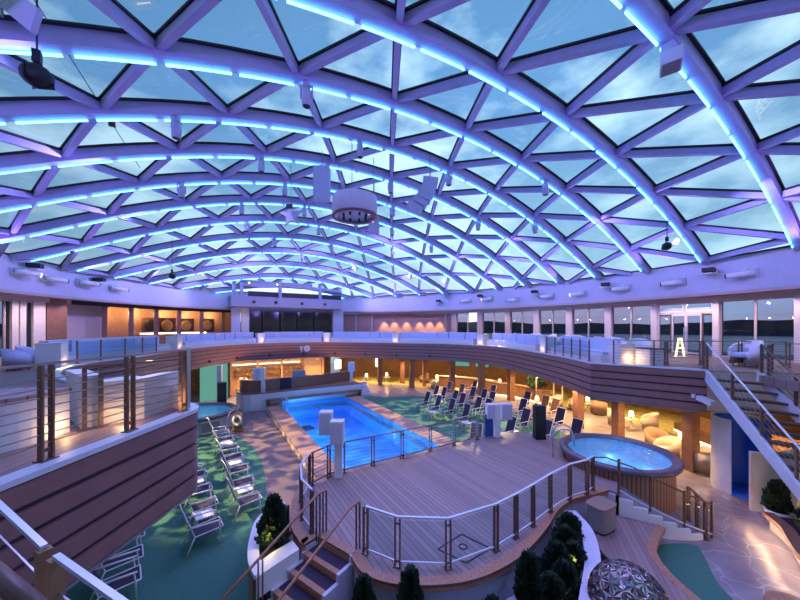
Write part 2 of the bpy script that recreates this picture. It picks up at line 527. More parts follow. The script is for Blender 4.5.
# soffit outside the ring, above the upper promenade
mb = MB(); ellring(mb, RA + .02, RB + .02, 21.5, 27, 7.40, 7.53)
ss(mb.build('trim_3', 'tan'))
WA, WB_ = 16.5, 22.3                     # the glazed wall of the promenade
mb = MB(); ellring(mb, WA - .15, WB_ - .15, WA + .15, WB_ + .15, 7.16, 7.41, ang(hit(20, WA, WB_), WA, WB_) - 2 * PI if False else -1.2, ang(hit(343, WA, WB_), WA, WB_))
ss(mb.build('trim_4', 'tan'))

# ------------------------------------------------------------------ upper promenade (balcony)
UP, UB = 4.35, 2.90
FL = [(-1.95, 4.2), (-1.73, 4.62), (-1.0, 5.75), (-.42, 6.65), (-.22, 7.05), (-.3, 7.45), (-.75, 8.2)]
FR = [(-2.6, 11.2), (-4.2, 14.6), (-4.45, 17.8), (-3.15, 20.6), (-.6, 27.1), (2.3, 30.6), (4.8, 31.5), (7.6, 31.5), (10.4, 30.0), (15.0, 25.2), (17.9, 21.6), (18.6, 16.8), (16.0, 10.8), (13.75, 7.4)]
left_edge = spline(FL, 5)
main_edge = spline([FL[-1]] + FR, 8)
right_edge = [(13.75, 7.4), (14.3, 5.75), (14.92, 4.1)]
edge = left_edge + main_edge[1:] + right_edge[1:]
deck = struct('floor_2')
OUT = []
for p in edge:
    a = math.atan2((p[1] - CY) / 26, (p[0] - CX) / 20.5); OUT.append((CX + 21 * math.cos(a), CY + 26.5 * math.sin(a)))
# left end must not fan across the camera: push outer points of the landing to the left
mb = MB(); mb.prism2(offset(edge, .13), OUT, UB + .02, UP - .05)
slab = mb.build('slab', 'cream', deck)
upwood = plank_mat('promenade_wood', (.26, .18, .16), .13, .4, .1, .5)
mb = MB(); mb.prism2(offset(edge, .1), OUT, UP - .05, UP - .03)
mb.build('deck_boards', upwood, deck)
# right hand part of the promenade beyond the stair
mb = MB(); mb.prism([(15.12, 2.9), (12.5, .1), (14, -6), (26, -6), (27, 4), (OUT[-1][0], OUT[-1][1])][::1], UP - .3, UP - .03)
mb.build('slab', upwood, deck)
# landing under the viewpoint
mb = MB(); mb.prism([(-1.95, 4.2), (-2.6, 3.2), (-.75, 1.75), (-.12, .72), (.5, -.6), (-1, -6), (-14, -6), (-14, 4.0), (-6, 6)], UB + .9, UP - .04)
mb.build('landing', upwood, deck)
# fascia boards
NB = 5; bh = (UP - UB - .02) / NB
mb = MB(); mb.prism2(offset(edge, .015), offset(edge, .12), UB, UP - .02); mb.build('fascia_backing', 'fasciab', deck)
for k in range(NB):
    mb = MB(); z0 = UB + k * bh; mb.prism2(offset(edge, -.03), offset(edge, .03), z0 + .03, z0 + bh - .03)
    mb.build('fascia_board', 'fascia', deck)
mb = MB(); mb.prism2(offset(edge, -.05), offset(edge, .16), UP - .03, UP + .035); mb.build('edge_cap', 'railw', deck)
mb = MB(); mb.prism2(offset(edge, -.03), offset(edge, .1), UB - .03, UB + .01); mb.build('drip_edge', 'grey', deck)
# small dark downlight cans on the lower fascia
cam_pts = [p for p in resample(main_edge, 3.1)]
for k, (x, y, t) in enumerate(cam_pts[4:15]):
    w = thing('fascia_sensor', f'small black sensor on balcony fascia, {ORD[k]} counting from the left', 'sensor', (x, y, UB + .35), 'sensors along the balcony fascia')
    nx, ny = math.sin(t), -math.cos(t)
    mb = MB(); mb.box((x + nx * .05, y + ny * .05, UB + .35), (.16, .06, .16), t); mb.build('mount', 'black', w)
    mb = MB(); mb.ball((x + nx * .13, y + ny * .13, UB + .31), .09, 10, 6); mb.build('lens', 'black', w)

# ------------------------------------------------------------------ promenade walls and windows
# columns, windows right side, by frame column of their edges
def wseg(u0, u1, ra=WA, rb=WB_): return hit(u0, ra, rb), hit(u1, ra, rb)
HZD = 7.18
cols = [(452, 457), (478, 483), (506, 511), (534.5, 540), (567, 573), (606, 612.5), (652.5, 658.5), (714.5, 721), (797, 812)]
for k, (u0, u1) in enumerate(cols):
    p, q = wseg(u0, u1); mb = MB()
    c = ((p[0] + q[0]) / 2, (p[1] + q[1]) / 2, (UP + HZD) / 2); w = math.dist(p, q)
    a = math.atan2(q[1] - p[1], q[0] - p[0])
    mb.box(c, (w, .35, HZD - UP + .05), a)
    ss(mb.build('column', 'tan' if k < 3 else 'cream'))
wins = [(457, 468, []), (483, 506, [.5]), (511, 534.5, [.5]), (540, 567, [.5]), (573, 606, [.5]), (612.5, 652.5, [.5]), (721, 797, [.5])]
def window(idx, p, q, mull, z0=UP, z1=HZD, fm='tan', pane='winpane'):
    mid = ((p[0] + q[0]) / 2, (p[1] + q[1]) / 2, z0)
    w = struct(f'window_{idx}', mid)
    P = Vector((p[0], p[1])); Q = Vector((q[0], q[1]))
    mb = MB()
    for z in (z0 + .04, z1 - .04): mb.bar((*P, z), (*Q, z), .09, .09)
    for t in [0.0, 1.0] + list(mull):
        r = P + (Q - P) * t; mb.bar((*r, z0), (*r, z1), .09, .09)
    mb.build('window_frame', fm, w)
    ts = [0] + list(mull) + [1]
    for a, b in zip(ts[:-1], ts[1:]):
        A = P + (Q - P) * a; B = P + (Q - P) * b
        mb = MB(); mb.bar((*A, (z0 + z1) / 2), (*B, (z0 + z1) / 2), .02, z1 - z0 - .1); mb.build('pane', pane, w)
    return w
for k, (u0, u1, m) in enumerate(wins): window(k + 1, *wseg(u0, u1), m)
# sliding door
p, q = wseg(658.5, 714.5); P, Q = Vector(p), Vector(q)
door = struct('door_1', ((p[0] + q[0]) / 2, (p[1] + q[1]) / 2, UP))
def lp(t, z): r = P + (Q - P) * t; return (r.x, r.y, z)
mb = MB()
for t in (0, 1): mb.bar(lp(t, UP), lp(t, HZD), .14, .14)
mb.bar(lp(0, 6.62), lp(1, 6.62), .14, .12); mb.bar(lp(0, HZD - .05), lp(1, HZD - .05), .12, .1); mb.bar(lp(.5, 6.62), lp(.5, HZD), .1, .1)
mb.build('door_frame', 'cream', door)
for t0, t1 in ((.0, .27), (.27, .53), (.53, .8), (.8, 1.0)):
    mb = MB()
    for t in (t0 + .012, t1 - .012): mb.bar(lp(t, UP + .03), lp(t, 6.56), .07, .09)
    for z in (UP + .1, 6.5): mb.bar(lp(t0, z), lp(t1, z), .07, .1)
    lf = mb.build('door_leaf', 'cream' if t0 in (.27, .53) else 'bronze', door)
    mb = MB(); mb.bar(lp(t0 + .02, 5.4), lp(t1 - .02, 5.4), .02, 2.1); mb.build('door_pane', 'winpane', lf)
    if t0 in (.27, .53):
        mb = MB(); t = t1 - .03 if t0 == .27 else t0 + .03
        mb.bar((lp(t, 5.2)[0] - .08, lp(t, 5.2)[1], 5.0), (lp(t, 5.2)[0] - .08, lp(t, 5.2)[1], 5.8), .04, .04); mb.build('door_handle', 'steelrail', lf)
for t0, t1 in ((.05, .46), (.54, .95)):
    mb = MB(); mb.bar(lp(t0, 6.9), lp(t1, 6.9), .03, .35); mb.build('transom_pane', 'winpane', door)
    mb = MB(); A = lp(t0, 6.78); B = lp(t1, 6.78); mb.bar((A[0] - .08, A[1], 6.8), (B[0] - .08, B[1], 6.8), .04, .16); mb.build('transom_grille', 'white', door)
for u in (462, 495, 523, 554, 590, 632, 672, 700, 738, 776):
    x, y = hit(u, WA - .9, WB_ - .9); light('SPOT', (x, y, 7.36), (1, .66, .56), 95, .05, (x, y, 4.3), math.radians(140), .6, 'promenade_light')  # added soffit spots without fixtures, brightening the promenade
for u in (-10, 15, 36, 56, 80):
    x, y = hit(u, WA - .9, WB_ - .9); light('SPOT', (x, y, 7.36), (1, .66, .56), 80, .05, (x, y, 4.3), math.radians(140), .6, 'promenade_light')
# far right wooden wall with its wall-wash lights
def arc(u0, u1, ra, rb, n=12):
    a0, a1 = ang(hit(u0, ra, rb), ra, rb), ang(hit(u1, ra, rb), ra, rb)
    return [ell(a0 + (a1 - a0) * k / n, ra, rb) for k in range(n + 1)]
L = arc(342, 452, WA + .2, WB_ + .2)
mb = MB(); mb.wall(L, .2, UP, 7.45); ss(mb.build('wall_right', 'walltan'))
mb = MB(); mb.wall(offset(L, -.25), .12, 7.18, 7.34); ss(mb.build('trim_5', 'black'))
for u in (383, 393, 405, 418, 428, 438):
    x, y = hit(u, WA - .35, WB_ - .35)
    light('SPOT', (x, y, 7.05), (1, .60, .28), 420, .04, (x + .25, y + .25, 4.6), math.radians(60), .6, 'wall_wash_light')
for u in (356, 372, 446):
    x, y = hit(u, WA - .1, WB_ - .1); mb = MB(); mb.box((x, y, 5.75), (.14, .14, 2.8)); ss(mb.build('mullion', 'tan'))
# dark glazed wall at the end
wy = 33.6
mb = MB()
xa, xb = hit(250, 99, wy - CY)[0], hit(332, 99, wy - CY)[0]
def onY(u, y):
    s = (u - 400) / F_PX; d = y / (FY + RY * s); return d * (FX + RX * s)
wy = 33.0
us = [249, 262, 280, 297, 314, 331.5]
for k in range(5):
    x0, x1 = onY(us[k], wy), onY(us[k + 1], wy)
    window(20 + k, (x0, wy), (x1, wy), [], UP, 7.35, 'bronze', 'darkglass')
for u0, u1, m in ((231, 240, 'skirt'), (241, 248.5, 'cream'), (332, 342, 'skirt')):
    x0, x1 = onY(u0, wy), onY(u1, wy)
    mb = MB(); mb.box(((x0 + x1) / 2, wy - .1, (UP + 7.6) / 2), (x1 - x0, .6, 7.6 - UP)); ss(mb.build('column', m))
# left: open wooden lounge behind posts
LA, LB = WA + .1, WB_ + .1
for k, u in enumerate((104.6, 131, 156, 179, 201.5, 223)):
    x, y = hit(u, LA, LB); mb = MB(); mb.box((x, y, (UP + 7.4) / 2), (.26, .26, 7.4 - UP), .3); ss(mb.build('column', 'redwood'))
L = arc(232, 60, WA + 3.2, WB_ + 3.0, 24)
mb = MB(); mb.wall(L, -.2, UP, 7.45); ss(mb.build('wall_left', 'walltan'))
L2 = arc(232, 69, LA - .1, LB - .1, 24)
mb = MB(); mb.wall(L2, .14, 7.16, 7.42); ss(mb.build('trim_6', 'black'))
L3 = arc(105, 62, LA + .6, LB + .6, 10)
mb = MB(); mb.wall(L3, -.15, UP, 7.45); ss(mb.build('wall_partition', 'tan'))
x, y = hit(52, LA, LB); mb = MB(); mb.box((x, y, 5.9), (1.0, .6, 3.1), 1.0); ss(mb.build('column', 'redwood'))
for k, u in enumerate((36.5, 12, 20)):
    x, y = hit(u, LA, LB); mb = MB(); mb.box((x, y, 5.9), (.55 if k == 0 else .25, .35, 3.1), 1.0); ss(mb.build('column', 'cream'))
window(31, hit(20.5, LA, LB), hit(33, LA, LB), []); window(32, hit(-20, LA, LB), hit(11, LA, LB), [.35, .75])
mb = MB(); ellring(mb, WA - .15, WB_ - .15, WA + .2, WB_ + .2, 7.16, 7.42, ang(hit(69, WA, WB_), WA, WB_), ang(hit(-40, WA, WB_), WA, WB_), 30); ss(mb.build('trim_7', 'tan'))
for u, r in ((90, 2.2), (115, 2.4), (140, 2.6), (168, 2.6), (190, 2.6), (212, 2.6)):
    x, y = hit(u, WA + r, WB_ + r - .2)
    light('POINT', (x, y, 6.9), (1, .55, .22), 70, .1, name='lounge_light')
# lounge bar counter glowing at the top left
La = arc(206, 140, LA + 1.5, LB + 1.4, 10)
cn = thing('lounge_counter', 'long glowing lounge bar counter behind the upper left posts', 'counter', (La[5][0], La[5][1], UP))
mb = MB(); mb.wall(La, -.45, UP, UP + .98); mb.build('counter_front', 'wood', cn)
mb = MB(); mb.wall(offset(La, .06), -.6, UP + 1.0, UP + 1.06); mb.build('counter_top', 'cream', cn)
mb = MB(); mb.wall(offset(La, .04), -.04, UP + .9, UP + .98); mb.build('light_strip', 'warmstrip', cn)
for k, u in enumerate((150, 167, 186, 207)):
    x, y = hit(u, LA + 2.3, LB + 2.1)
    t = thing('wall_artwork', f'round golden lit wall panel in the upper left lounge, {ORD[k]} from the left', 'artwork', (x, y, 5.9), 'gold panels in the lounge')
    mb = MB(); mb.ball((x, y, 5.95), (.42, .1, .5), 12, 8); mb.build('disc', 'gold' if k > 0 else 'black', t)
    mb = MB(); mb.box((x + .02, y + .14, 5.95), (1.2, .05, 1.3)); mb.build('panel', 'darkwood', t)

# ------------------------------------------------------------------ gantry over the far end
bx0, bx1, by = onY(231, 31.2), onY(342.5, 31.2), 31.2
g = struct('gantry', ((bx0 + bx1) / 2, by, 7.7))
mb = MB(); mb.prism([(bx0, by), (bx1, by), (bx1 + .2, by + 2.0), (bx0 - .2, by + 2.0)], 7.62, 8.55); mb.build('slab', 'gantry', g)
for u in (234, 241.5, 280, 320): 
    x = onY(u, by + .3); mb = MB(); mb.box((x, by + .3, 9.3), (.28, .28, 1.55)); mb.build('post', 'gantry', g)
x0, x1 = onY(248, by + .5), onY(341, by + .5)
mb = MB(); mb.box(((x0 + x1) / 2, by + .6, 8.8), (x1 - x0, .3, .5)); mb.build('dark_console', 'black', g)
x0, x1 = onY(243, by + .5), onY(312, by + .5)
mb = MB(); mb.box(((x0 + x1) / 2, by + .5, 9.75), (x1 - x0, .25, .5)); mb.build('header', 'gantry', g)
x0, x1 = onY(283, by + .5), onY(341, by + .5)
mb = MB(); mb.bar((x0, by + .35, 9.75), (x1, by + .35, 9.45), .25, .25); mb.build('header_beam', 'gantry', g)
for k, u in enumerate((249, 277)):
    x = onY(u, by + .3); t = thing('gantry_lamp', f'small bright lamp on the far gantry, {("left", "right")[k]} one', 'lamp', (x, by + .2, 9.75), 'lamps on the gantry')
    mb = MB(); mb.ball((x, by + .2, 9.75), .09, 10, 6); mb.build('bulb', 'whitelit', t); mb = MB(); mb.box((x, by + .32, 9.75), (.2, .1, .2)); mb.build('housing', 'black', t)
for k, u in enumerate((254, 276, 302, 325)):
    x = onY(u, by); t = thing('slab_downlight', f'small dark round fixture on the gantry front, {ORD[k]} from left', 'fixture', (x, by, 8.05), 'fixtures on the gantry front')
    mb = MB(); mb.ball((x, by - .06, 8.05), .12, 10, 6); mb.build('lens', 'black', t); mb = MB(); mb.box((x, by - .02, 8.05), (.3, .06, .3)); mb.build('backplate', 'grey', t)

# ------------------------------------------------------------------ lower deck floor
fl = struct('floor_1')
mb = MB(); mb.prism([(CX + 34 * math.cos(2 * PI * k / 60), CY + 38 * math.sin(2 * PI * k / 60)) for k in range(60)], -.3, 0); mb.build('base', 'stone', fl)
tl = spline([(-6, 4), (-3, 1), (.5, 3), (1.2, 8), (1.85, 13), (1.9, 16.5), (1.2, 19.2), (.2, 20.2), (-2, 20.5), (-5, 20), (-7, 14)], 6, True)
mb = MB(); mb.prism(tl, 0, .012); mb.build('turf_left', 'turf', fl)
mb = MB(); mb.prism([(1.0, 6.0), (3.4, 9.5), (3.42, 24), (1, 24), (-.2, 22), (.3, 20), (1.2, 19.2), (1.9, 16.5), (1.85, 13), (1.2, 8)], 0.001, .008); mb.build('walkway', 'walk', fl)
tr = spline([(10.35, 24), (13, 23.2), (16.2, 21.5), (17.6, 17), (17.4, 12), (15.5, 9.3), (12, 9.5), (10.35, 12)], 6, True)
mb = MB(); mb.prism(tr, 0, .012); mb.build('turf_right', 'turf', fl)
tb = spline([(9.0, 3.9), (10.3, 3.85), (11.2, 3.35), (10.8, 3.0), (10.0, 2.55), (9.2, 1.8), (7, .5), (6, 2), (7.4, 3.6)], 6, True)
mb = MB(); mb.prism(tb, 0, .012); mb.build('turf_front', 'turf', fl)
L1 = spline([(20.5, 3), (22, 8), (22.3, 14), (20.5, 21), (16.5, 27.5), (12, 31)], 8); L2 = offset(L1, -8)
mb = MB(); mb.prism2(L1, L2, .001, .008); mb.build('lounge_carpet', 'carpet', fl)
# lower back walls, seen deep under the balcony
def arcA(a0, a1, ra, rb, n=30): return [ell(a0 + (a1 - a0) * k / n, ra, rb) for k in range(n + 1)]
mb = MB(); mb.wall(arcA(-.75, PI * .40, 21.0, 23.5), -.2, 0, UB + .02); ss(mb.build('wall_back', 'wood'))
mb = MB(); mb.wall(arcA(PI * .40, PI * 1.05, 17.5, 23.5), -.2, 0, UB + .02); ss(mb.build('wall_bar', 'wood'))

# columns under the balcony
for k, (x, y, r) in enumerate([(18.0, 8.35, .27), (16.95, 5.15, .27), (18.35, 10.6, .27), (20.6, 17.3, .3), (18.7, 18.6, .28), (18.7, 22.2, .28), (17.1, 28.2, .28), (18.2, 25.8, .2), (16.6, 25.6, .28), (14.6, 28.3, .28), (.7, 27.6, .2)]):
    mb = MB(); mb.box((x, y, UB / 2), (r * 1.5, r * 1.5, UB + .05), -.3); ss(mb.build('column', 'redwood' if k < 10 else 'skirt'))

# ------------------------------------------------------------------ swimming pool
pool = thing('swimming_pool', 'long rectangular swimming pool with glowing blue water and terracotta coping', 'pool', (6.8, 17.3, 0))
X0, X1, Y0, Y1, ZC, ZW = 4.4, 9.3, 10.7, 24.05, .32, .22
XO0, XO1 = 3.43, 10.3
mb = MB(); mb.box(((XO0 + X0) / 2, (Y0 + Y1) / 2, ZC - .04), (X0 - XO0, Y1 - Y0 + .4, .08)); mb.build('coping', 'coping', pool)
mb = MB(); mb.box(((XO1 + X1) / 2, (Y0 + Y1) / 2, ZC - .04), (XO1 - X1, Y1 - Y0 + .4, .08)); mb.build('coping', 'coping', pool)
mb = MB(); mb.box((XO0 + .12, (Y0 + Y1) / 2, ZC / 2 - .04), (.2, Y1 - Y0 + .4, ZC - .08)); mb.build('side_wall', 'cream', pool)
mb = MB(); mb.box((XO1 - .12, (Y0 + Y1) / 2, ZC / 2 - .04), (.2, Y1 - Y0 + .4, ZC - .08)); mb.build('side_wall', 'cream', pool)
mb = MB(); D = -.95
mb.add([(X0, Y0, ZC - .08), (X1, Y0, ZC - .08), (X1, Y1, ZC - .08), (X0, Y1, ZC - .08), (X0, Y0, D), (X1, Y0, D), (X1, Y1, D), (X0, Y1, D)], [(4, 5, 6, 7), (0, 1, 5, 4), (1, 2, 6, 5), (2, 3, 7, 6), (3, 0, 4, 7)])
mb.build('basin', 'pooltile', pool)
mb = MB(); mb.add([(X0, Y0, ZW), (X1, Y0, ZW), (X1, Y1, ZW), (X0, Y1, ZW)], [(0, 1, 2, 3)]); mb.build('water', 'water', pool)
mb = MB(); mb.box((X0 + .9, Y1 - 2.6, D + .05), (1.3, .8, .1), .2); mb.build('floor_grate', 'navy', pool)
mb = MB(); mb.box((X1 - 1.6, Y1 - 2.0, D + .05), (1.3, .7, .1)); mb.build('floor_grate', 'navy', pool)
# the floor slab must not close the basin: a hole is cut in it
cut = MB(); cut.box(((X0 + X1) / 2, (Y0 + Y1) / 2, -.1), (X1 - X0 - .02, Y1 - Y0 - .02, 1.2))
# roller cover box at the far end
rc = thing('pool_cover_roller', 'white pool cover roller beam across far end of pool', 'cover', (6.8, 23.9, .3))
mb = MB(); mb.box((7.0, 23.85, .72), (7.2, .30, .12)); mb.build('beam', 'redwood', rc)
mb = MB(); mb.tube([(3.7, 23.95, .56), (10.3, 23.95, .56)], .13, 12); mb.build('rolled_cover', 'white', rc)
for x in (3.55, 10.45): mb = MB(); mb.box((x, 23.9, .5), (.22, .34, .42)); mb.build('bracket', 'darkwood', rc)
# pool ladder
ld = thing('pool_ladder', 'steel pool ladder at the far left corner of the pool', 'ladder', (4.6, 22.6, .3))
for y in (22.3, 22.9):
    mb = MB(); mb.tube([(4.15, y, .3), (4.15, y, .95), (4.25, y, 1.1), (4.45, y, 1.1), (4.55, y, .95), (4.55, y, -.5)], .03, 8); mb.build('side_rail', 'steelrail', ld)
for z in (.1, -.2): mb = MB(); mb.box((4.55, 22.6, z), (.1, .6, .03)); mb.build('rung', 'steelrail', ld)

# ------------------------------------------------------------------ raised stage
SZ = 1.0
front = spline([(2.6, 6.42), (2.62, 5.85), (2.95, 5.35), (3.5, 4.95), (4.3, 4.6), (5.2, 4.5), (6.1, 4.6), (7.1, 4.85), (8.0, 5.15), (8.9, 5.25), (9.6, 5.1), (10.28, 5.0)], 5)
rightb = [(10.28, 5.0), (10.28, 4.74)] + [(12.6 + 1.72 * math.cos(math.radians(a)), 5.9 + 1.72 * math.sin(math.radians(a))) for a in (206.5, 195, 180, 165, 150, 135, 120, 105, 90, 78)] + [(13.1, 8.4), (12.7, 9.4), (11.6, 10.35), (3.25, 10.35)]
leftb = spline([(3.25, 10.35), (2.6, 10.1), (2.15, 9.6), (1.85, 8.8), (1.72, 8.0), (1.80, 7.25)], 4) + [(2.18, 7.38)]
spoly = front + rightb[1:] + leftb[1:]
SA, SB = (2.18, 7.38), (2.6, 6.44)
stage = thing('raised_stage', 'raised teak stage deck with rounded front edge beside the pool', 'stage', (6.5, 7.5, 0))
mb = MB(); mb.prism(spoly, SZ - .06, SZ); mb.build('deck', 'stage', stage)
mb = MB(); mb.prism2(front, offset(front, .22), SZ - .14, SZ + .004); mb.build('nosing', 'nose', stage)
mb = MB(); mb.prism2(leftb, offset(leftb, .2), SZ - .14, SZ + .004); mb.build('nosing', 'nose', stage)
mb = MB(); mb.prism2([(2.6, 6.42), (2.18, 7.38)], [(2.78, 6.5), (2.36, 7.46)], SZ - .14, SZ + .005); mb.build('nosing', 'nose', stage)
inner = [(CX - 0 + (p[0] - 6.5) * .985, 7.5 + (p[1] - 7.5) * .975) for p in spoly]
mb = MB(); mb.prism(inner, 0, SZ - .06); mb.build('skirt', 'skirt', stage)
# hatch outline on the stage
hp = [(3.55, 5.35), (4.55, 5.75), (4.95, 5.1)]
hc = [(4.32, 5.60), (5.10, 5.72), (5.33, 5.02), (4.56, 4.98)]
h_ = thing('stage_hatch', 'square hatch outline with small pull set in the stage deck', 'hatch', (4.8, 5.35, SZ))
mb = MB()
for k in range(4): mb.bar((*hc[k], SZ + .004), (*hc[(k + 1) % 4], SZ + .004), .035, .012)
mb.build('frame', 'black', h_)
mb = MB(); mb.lathe([(.07, 0), (.07, .01), (.1, .01), (.1, 0)], (4.85, 5.38, SZ), 16); mb.build('pull', 'black', h_)

# ------------------------------------------------------------------ railings
def railing(name, label, base, z, h=1.05, npost=None, posts=None, double=True, cables=0, glassy=False, postm='bronze', topm='railw', bottom=True, topw=.05, zf=None, sep=.05):
    """one railing run: base = list of (x, y) of the posts"""
    zz = zf or (lambda i: z)
    r = thing(name, label, 'railing', (base[0][0], base[0][1], zz(0)))
    n = len(base)
    for i, p in enumerate(base):
        a = Vector(base[max(i - 1, 0)]); b = Vector(base[min(i + 1, n - 1)]); t = (b - a).normalized()
        q = posts[i] if posts else 1
        if not q: continue
        mb = MB()
        if double:
            for s in (-1, 1):
                c = Vector(p) + t * (sep * s); mb.box((c.x, c.y, zz(i) + h / 2), (.025, .06, h), math.atan2(t.y, t.x))
            for zc in (.12, h - .12): mb.box((p[0], p[1], zz(i) + zc), (.12, .03, .04), math.atan2(t.y, t.x))
        else: mb.box((p[0], p[1], zz(i) + h / 2), (.05, .05, h), math.atan2(t.y, t.x))
        po = mb.build('post', postm, r)
        mb = MB(); mb.box((p[0], p[1], zz(i) + .01), (.17, .12, .02), math.atan2(t.y, t.x)); mb.build('base_plate', postm, po)
    mb = MB()
    for i in range(n - 1): mb.bar((*base[i], zz(i) + h + .015), (*base[i + 1], zz(i + 1) + h + .015), topw, .03)
    mb.build('top_rail', topm, r)
    if bottom:
        mb = MB()
        for i in range(n - 1): mb.bar((*base[i], zz(i) + .1), (*base[i + 1], zz(i + 1) + .1), .03, .03)
        mb.build('bottom_rail', topm, r)
    for c in range(cables):
        mb = MB(); zc = .1 + (h - .16) * (c + 1) / (cables + 1)
        for i in range(n - 1): mb.bar((*base[i], zz(i) + zc), (*base[i + 1], zz(i + 1) + zc), .012, .012)
        mb.build('cable', 'cable', r)
    if glassy:
        for i in range(n - 1):
            mb = MB(); a, b = Vector(base[i]), Vector(base[i + 1]); d = (b - a).normalized() * .08
            mb.bar((*(a + d), (zz(i) + zz(i)) / 2 + h / 2 + .04), (*(b - d), zz(i + 1) + h / 2 + .04), .012, h - .2); mb.build('glass_panel', 'balglass', r)
    return r
railing('stage_railing', 'straight railing along the pool edge of the teak stage', [(2.7, 9.8), (3.35, 10.12), (3.85, 10.15), (4.95, 10.15), (6.15, 10.15), (7.45, 10.15), (8.65, 10.15), (9.95, 10.15)], SZ, 1.0, cables=6, postm='bronze', topm='bronze')
railing('stage_railing', 'curved glass railing round the front edge of the stage, pale top rail', [(2.9, 6.3), (3.3, 5.62), (4.15, 5.05), (5.38, 4.92), (6.1, 4.98), (6.82, 5.06), (7.72, 5.2), (8.72, 5.28), (9.45, 5.2), (9.85, 5.25)], SZ, 1.0, glassy=True)
railing('stage_railing', 'short railing on the left side of the stage by the planter', [(2.1, 7.6), (2.02, 8.25), (2.2, 9.1), (2.62, 9.75)], SZ, 1.0, cables=5)
# left stage steps
def stairs(name, label, a, b, dirv, n, run, rise, z0, treadm, stringm, side=(1, 1), th=.05, riserm=None, nose=None, sides='zig'):
    """a, b: the two ends of the top edge; steps go down along dirv"""
    t = thing(name, label, 'stairs', (a[0], a[1], 0))
    A, B, D = Vector(a), Vector(b), Vector(dirv).normalized()
    for i in range(n):
        z = z0 - rise * (i + 1)
        p, q = A + D * (run * i), B + D * (run * i)
        mb = MB(); mb.prism([p, q, q + D * (run + .02), p + D * (run + .02)][::-1], z - th, z); tr_ = mb.build('tread', treadm, t)
        if nose:
            mb = MB(); e = D * run; mb.prism([p + e - D * .09, q + e - D * .09, q + e + D * .03, p + e + D * .03][::-1], z - .09, z + .006); mb.build('nosing', nose, tr_)
        if riserm:
            mb = MB(); mb.prism([p - D * .012, q - D * .012, q + D * .012, p + D * .012][::-1], z - .02, z + rise - (.05 if i == 0 else th) + .0); mb.build('riser', riserm, tr_)
    for e, s, on in ((A, -1, side[0]), (B, 1, side[1])):
        if not on: continue
        w = (B - A).normalized() * s
        vs = []; pr = []
        for i in range(n):
            z = z0 - rise * (i + 1)
            pr.append((run * i, z + rise if i == 0 else z + rise)); pr.append((run * i, z) if False else (run * (i), z + rise))
        if sides == 'zig':
            prof = [(0.0, z0)]
            for i in range(n):
                prof += [(run * i + .03, z0 - rise * i), (run * i + .03, z0 - rise * (i + 1) + .0)]
            prof += [(run * n, z0 - rise * n), (run * n, 0 if z0 - rise * n > 0 else z0 - rise * n - .02), (0, 0)]
            prof = [(x, max(z, 0.0) + .012) for x, z in prof]
        else:
            k = rise / run; hb = .24
            prof = [(-.12, z0 + .06), (.05, z0 + .06), (run * n, z0 - rise * n + .12), (run * n, z0 - rise * n - hb + .05), (-.12, z0 - hb)]
        mb = MB(); m = len(prof)
        for off in (0.0, .08):
            mb.v += [tuple((e + D * x + w * off)) + (z,) for x, z in prof]
        mb.f += [(i, (i + 1) % m, (i + 1) % m + m, i + m) for i in range(m)] + [tuple(range(m)), tuple(range(2 * m - 1, m - 1, -1))]
        mb.sm += [False] * (m + 2)
        mb.build('stringer', stringm, t)
    return t
DL = (-.91, -.41)
stairs('stage_steps', 'wooden steps with pale nosings down from the stage at lower left', SA, SB, DL, 6, .38, SZ / 6, SZ, 'navy', 'skirt', riserm='nose', nose='nose')
def handrail(label, pts, posts, m='nose', r=.028, pm='bronze', cat='handrail', mid=0):
    t = thing('handrail', label, cat, pts[0])
    mb = MB(); mb.tube(pts, r, 8); mb.build('rail', m, t)
    for (x, y, z0, z1) in posts:
        mb = MB()
        for s in (-.04, .04): mb.box((x + s, y, (z0 + z1) / 2), (.025, .05, z1 - z0))
        mb.build('post', pm, t)
    return t
def down(a, n, z, run=.36, rise=SZ / 6, d=DL):
    v = Vector(d).normalized(); return (a[0] + v.x * run * n, a[1] + v.y * run * n, z - rise * n)
handrail('brown handrail on the far side of the lower left stage steps', [(2.4, 7.45, 2.0), (2.18, 7.36, 2.0)] + [down(SA, k, 2.0, .38) for k in (2, 4, 6)], [(2.36, 7.44, SZ, 2.0), (2.18, 7.36, SZ - .1, 1.98), (*down(SA, 4, 0)[:2], .34, 1.3)])
handrail('brown handrail on the near side of the lower left stage steps', [(2.85, 6.55, 2.02), (2.6, 6.44, 2.0)] + [down(SB, k, 2.0, .38) for k in (2, 4, 6)], [(2.82, 6.53, SZ, 2.0), (*down(SB, 5.5, 0)[:2], .1, 1.05)])
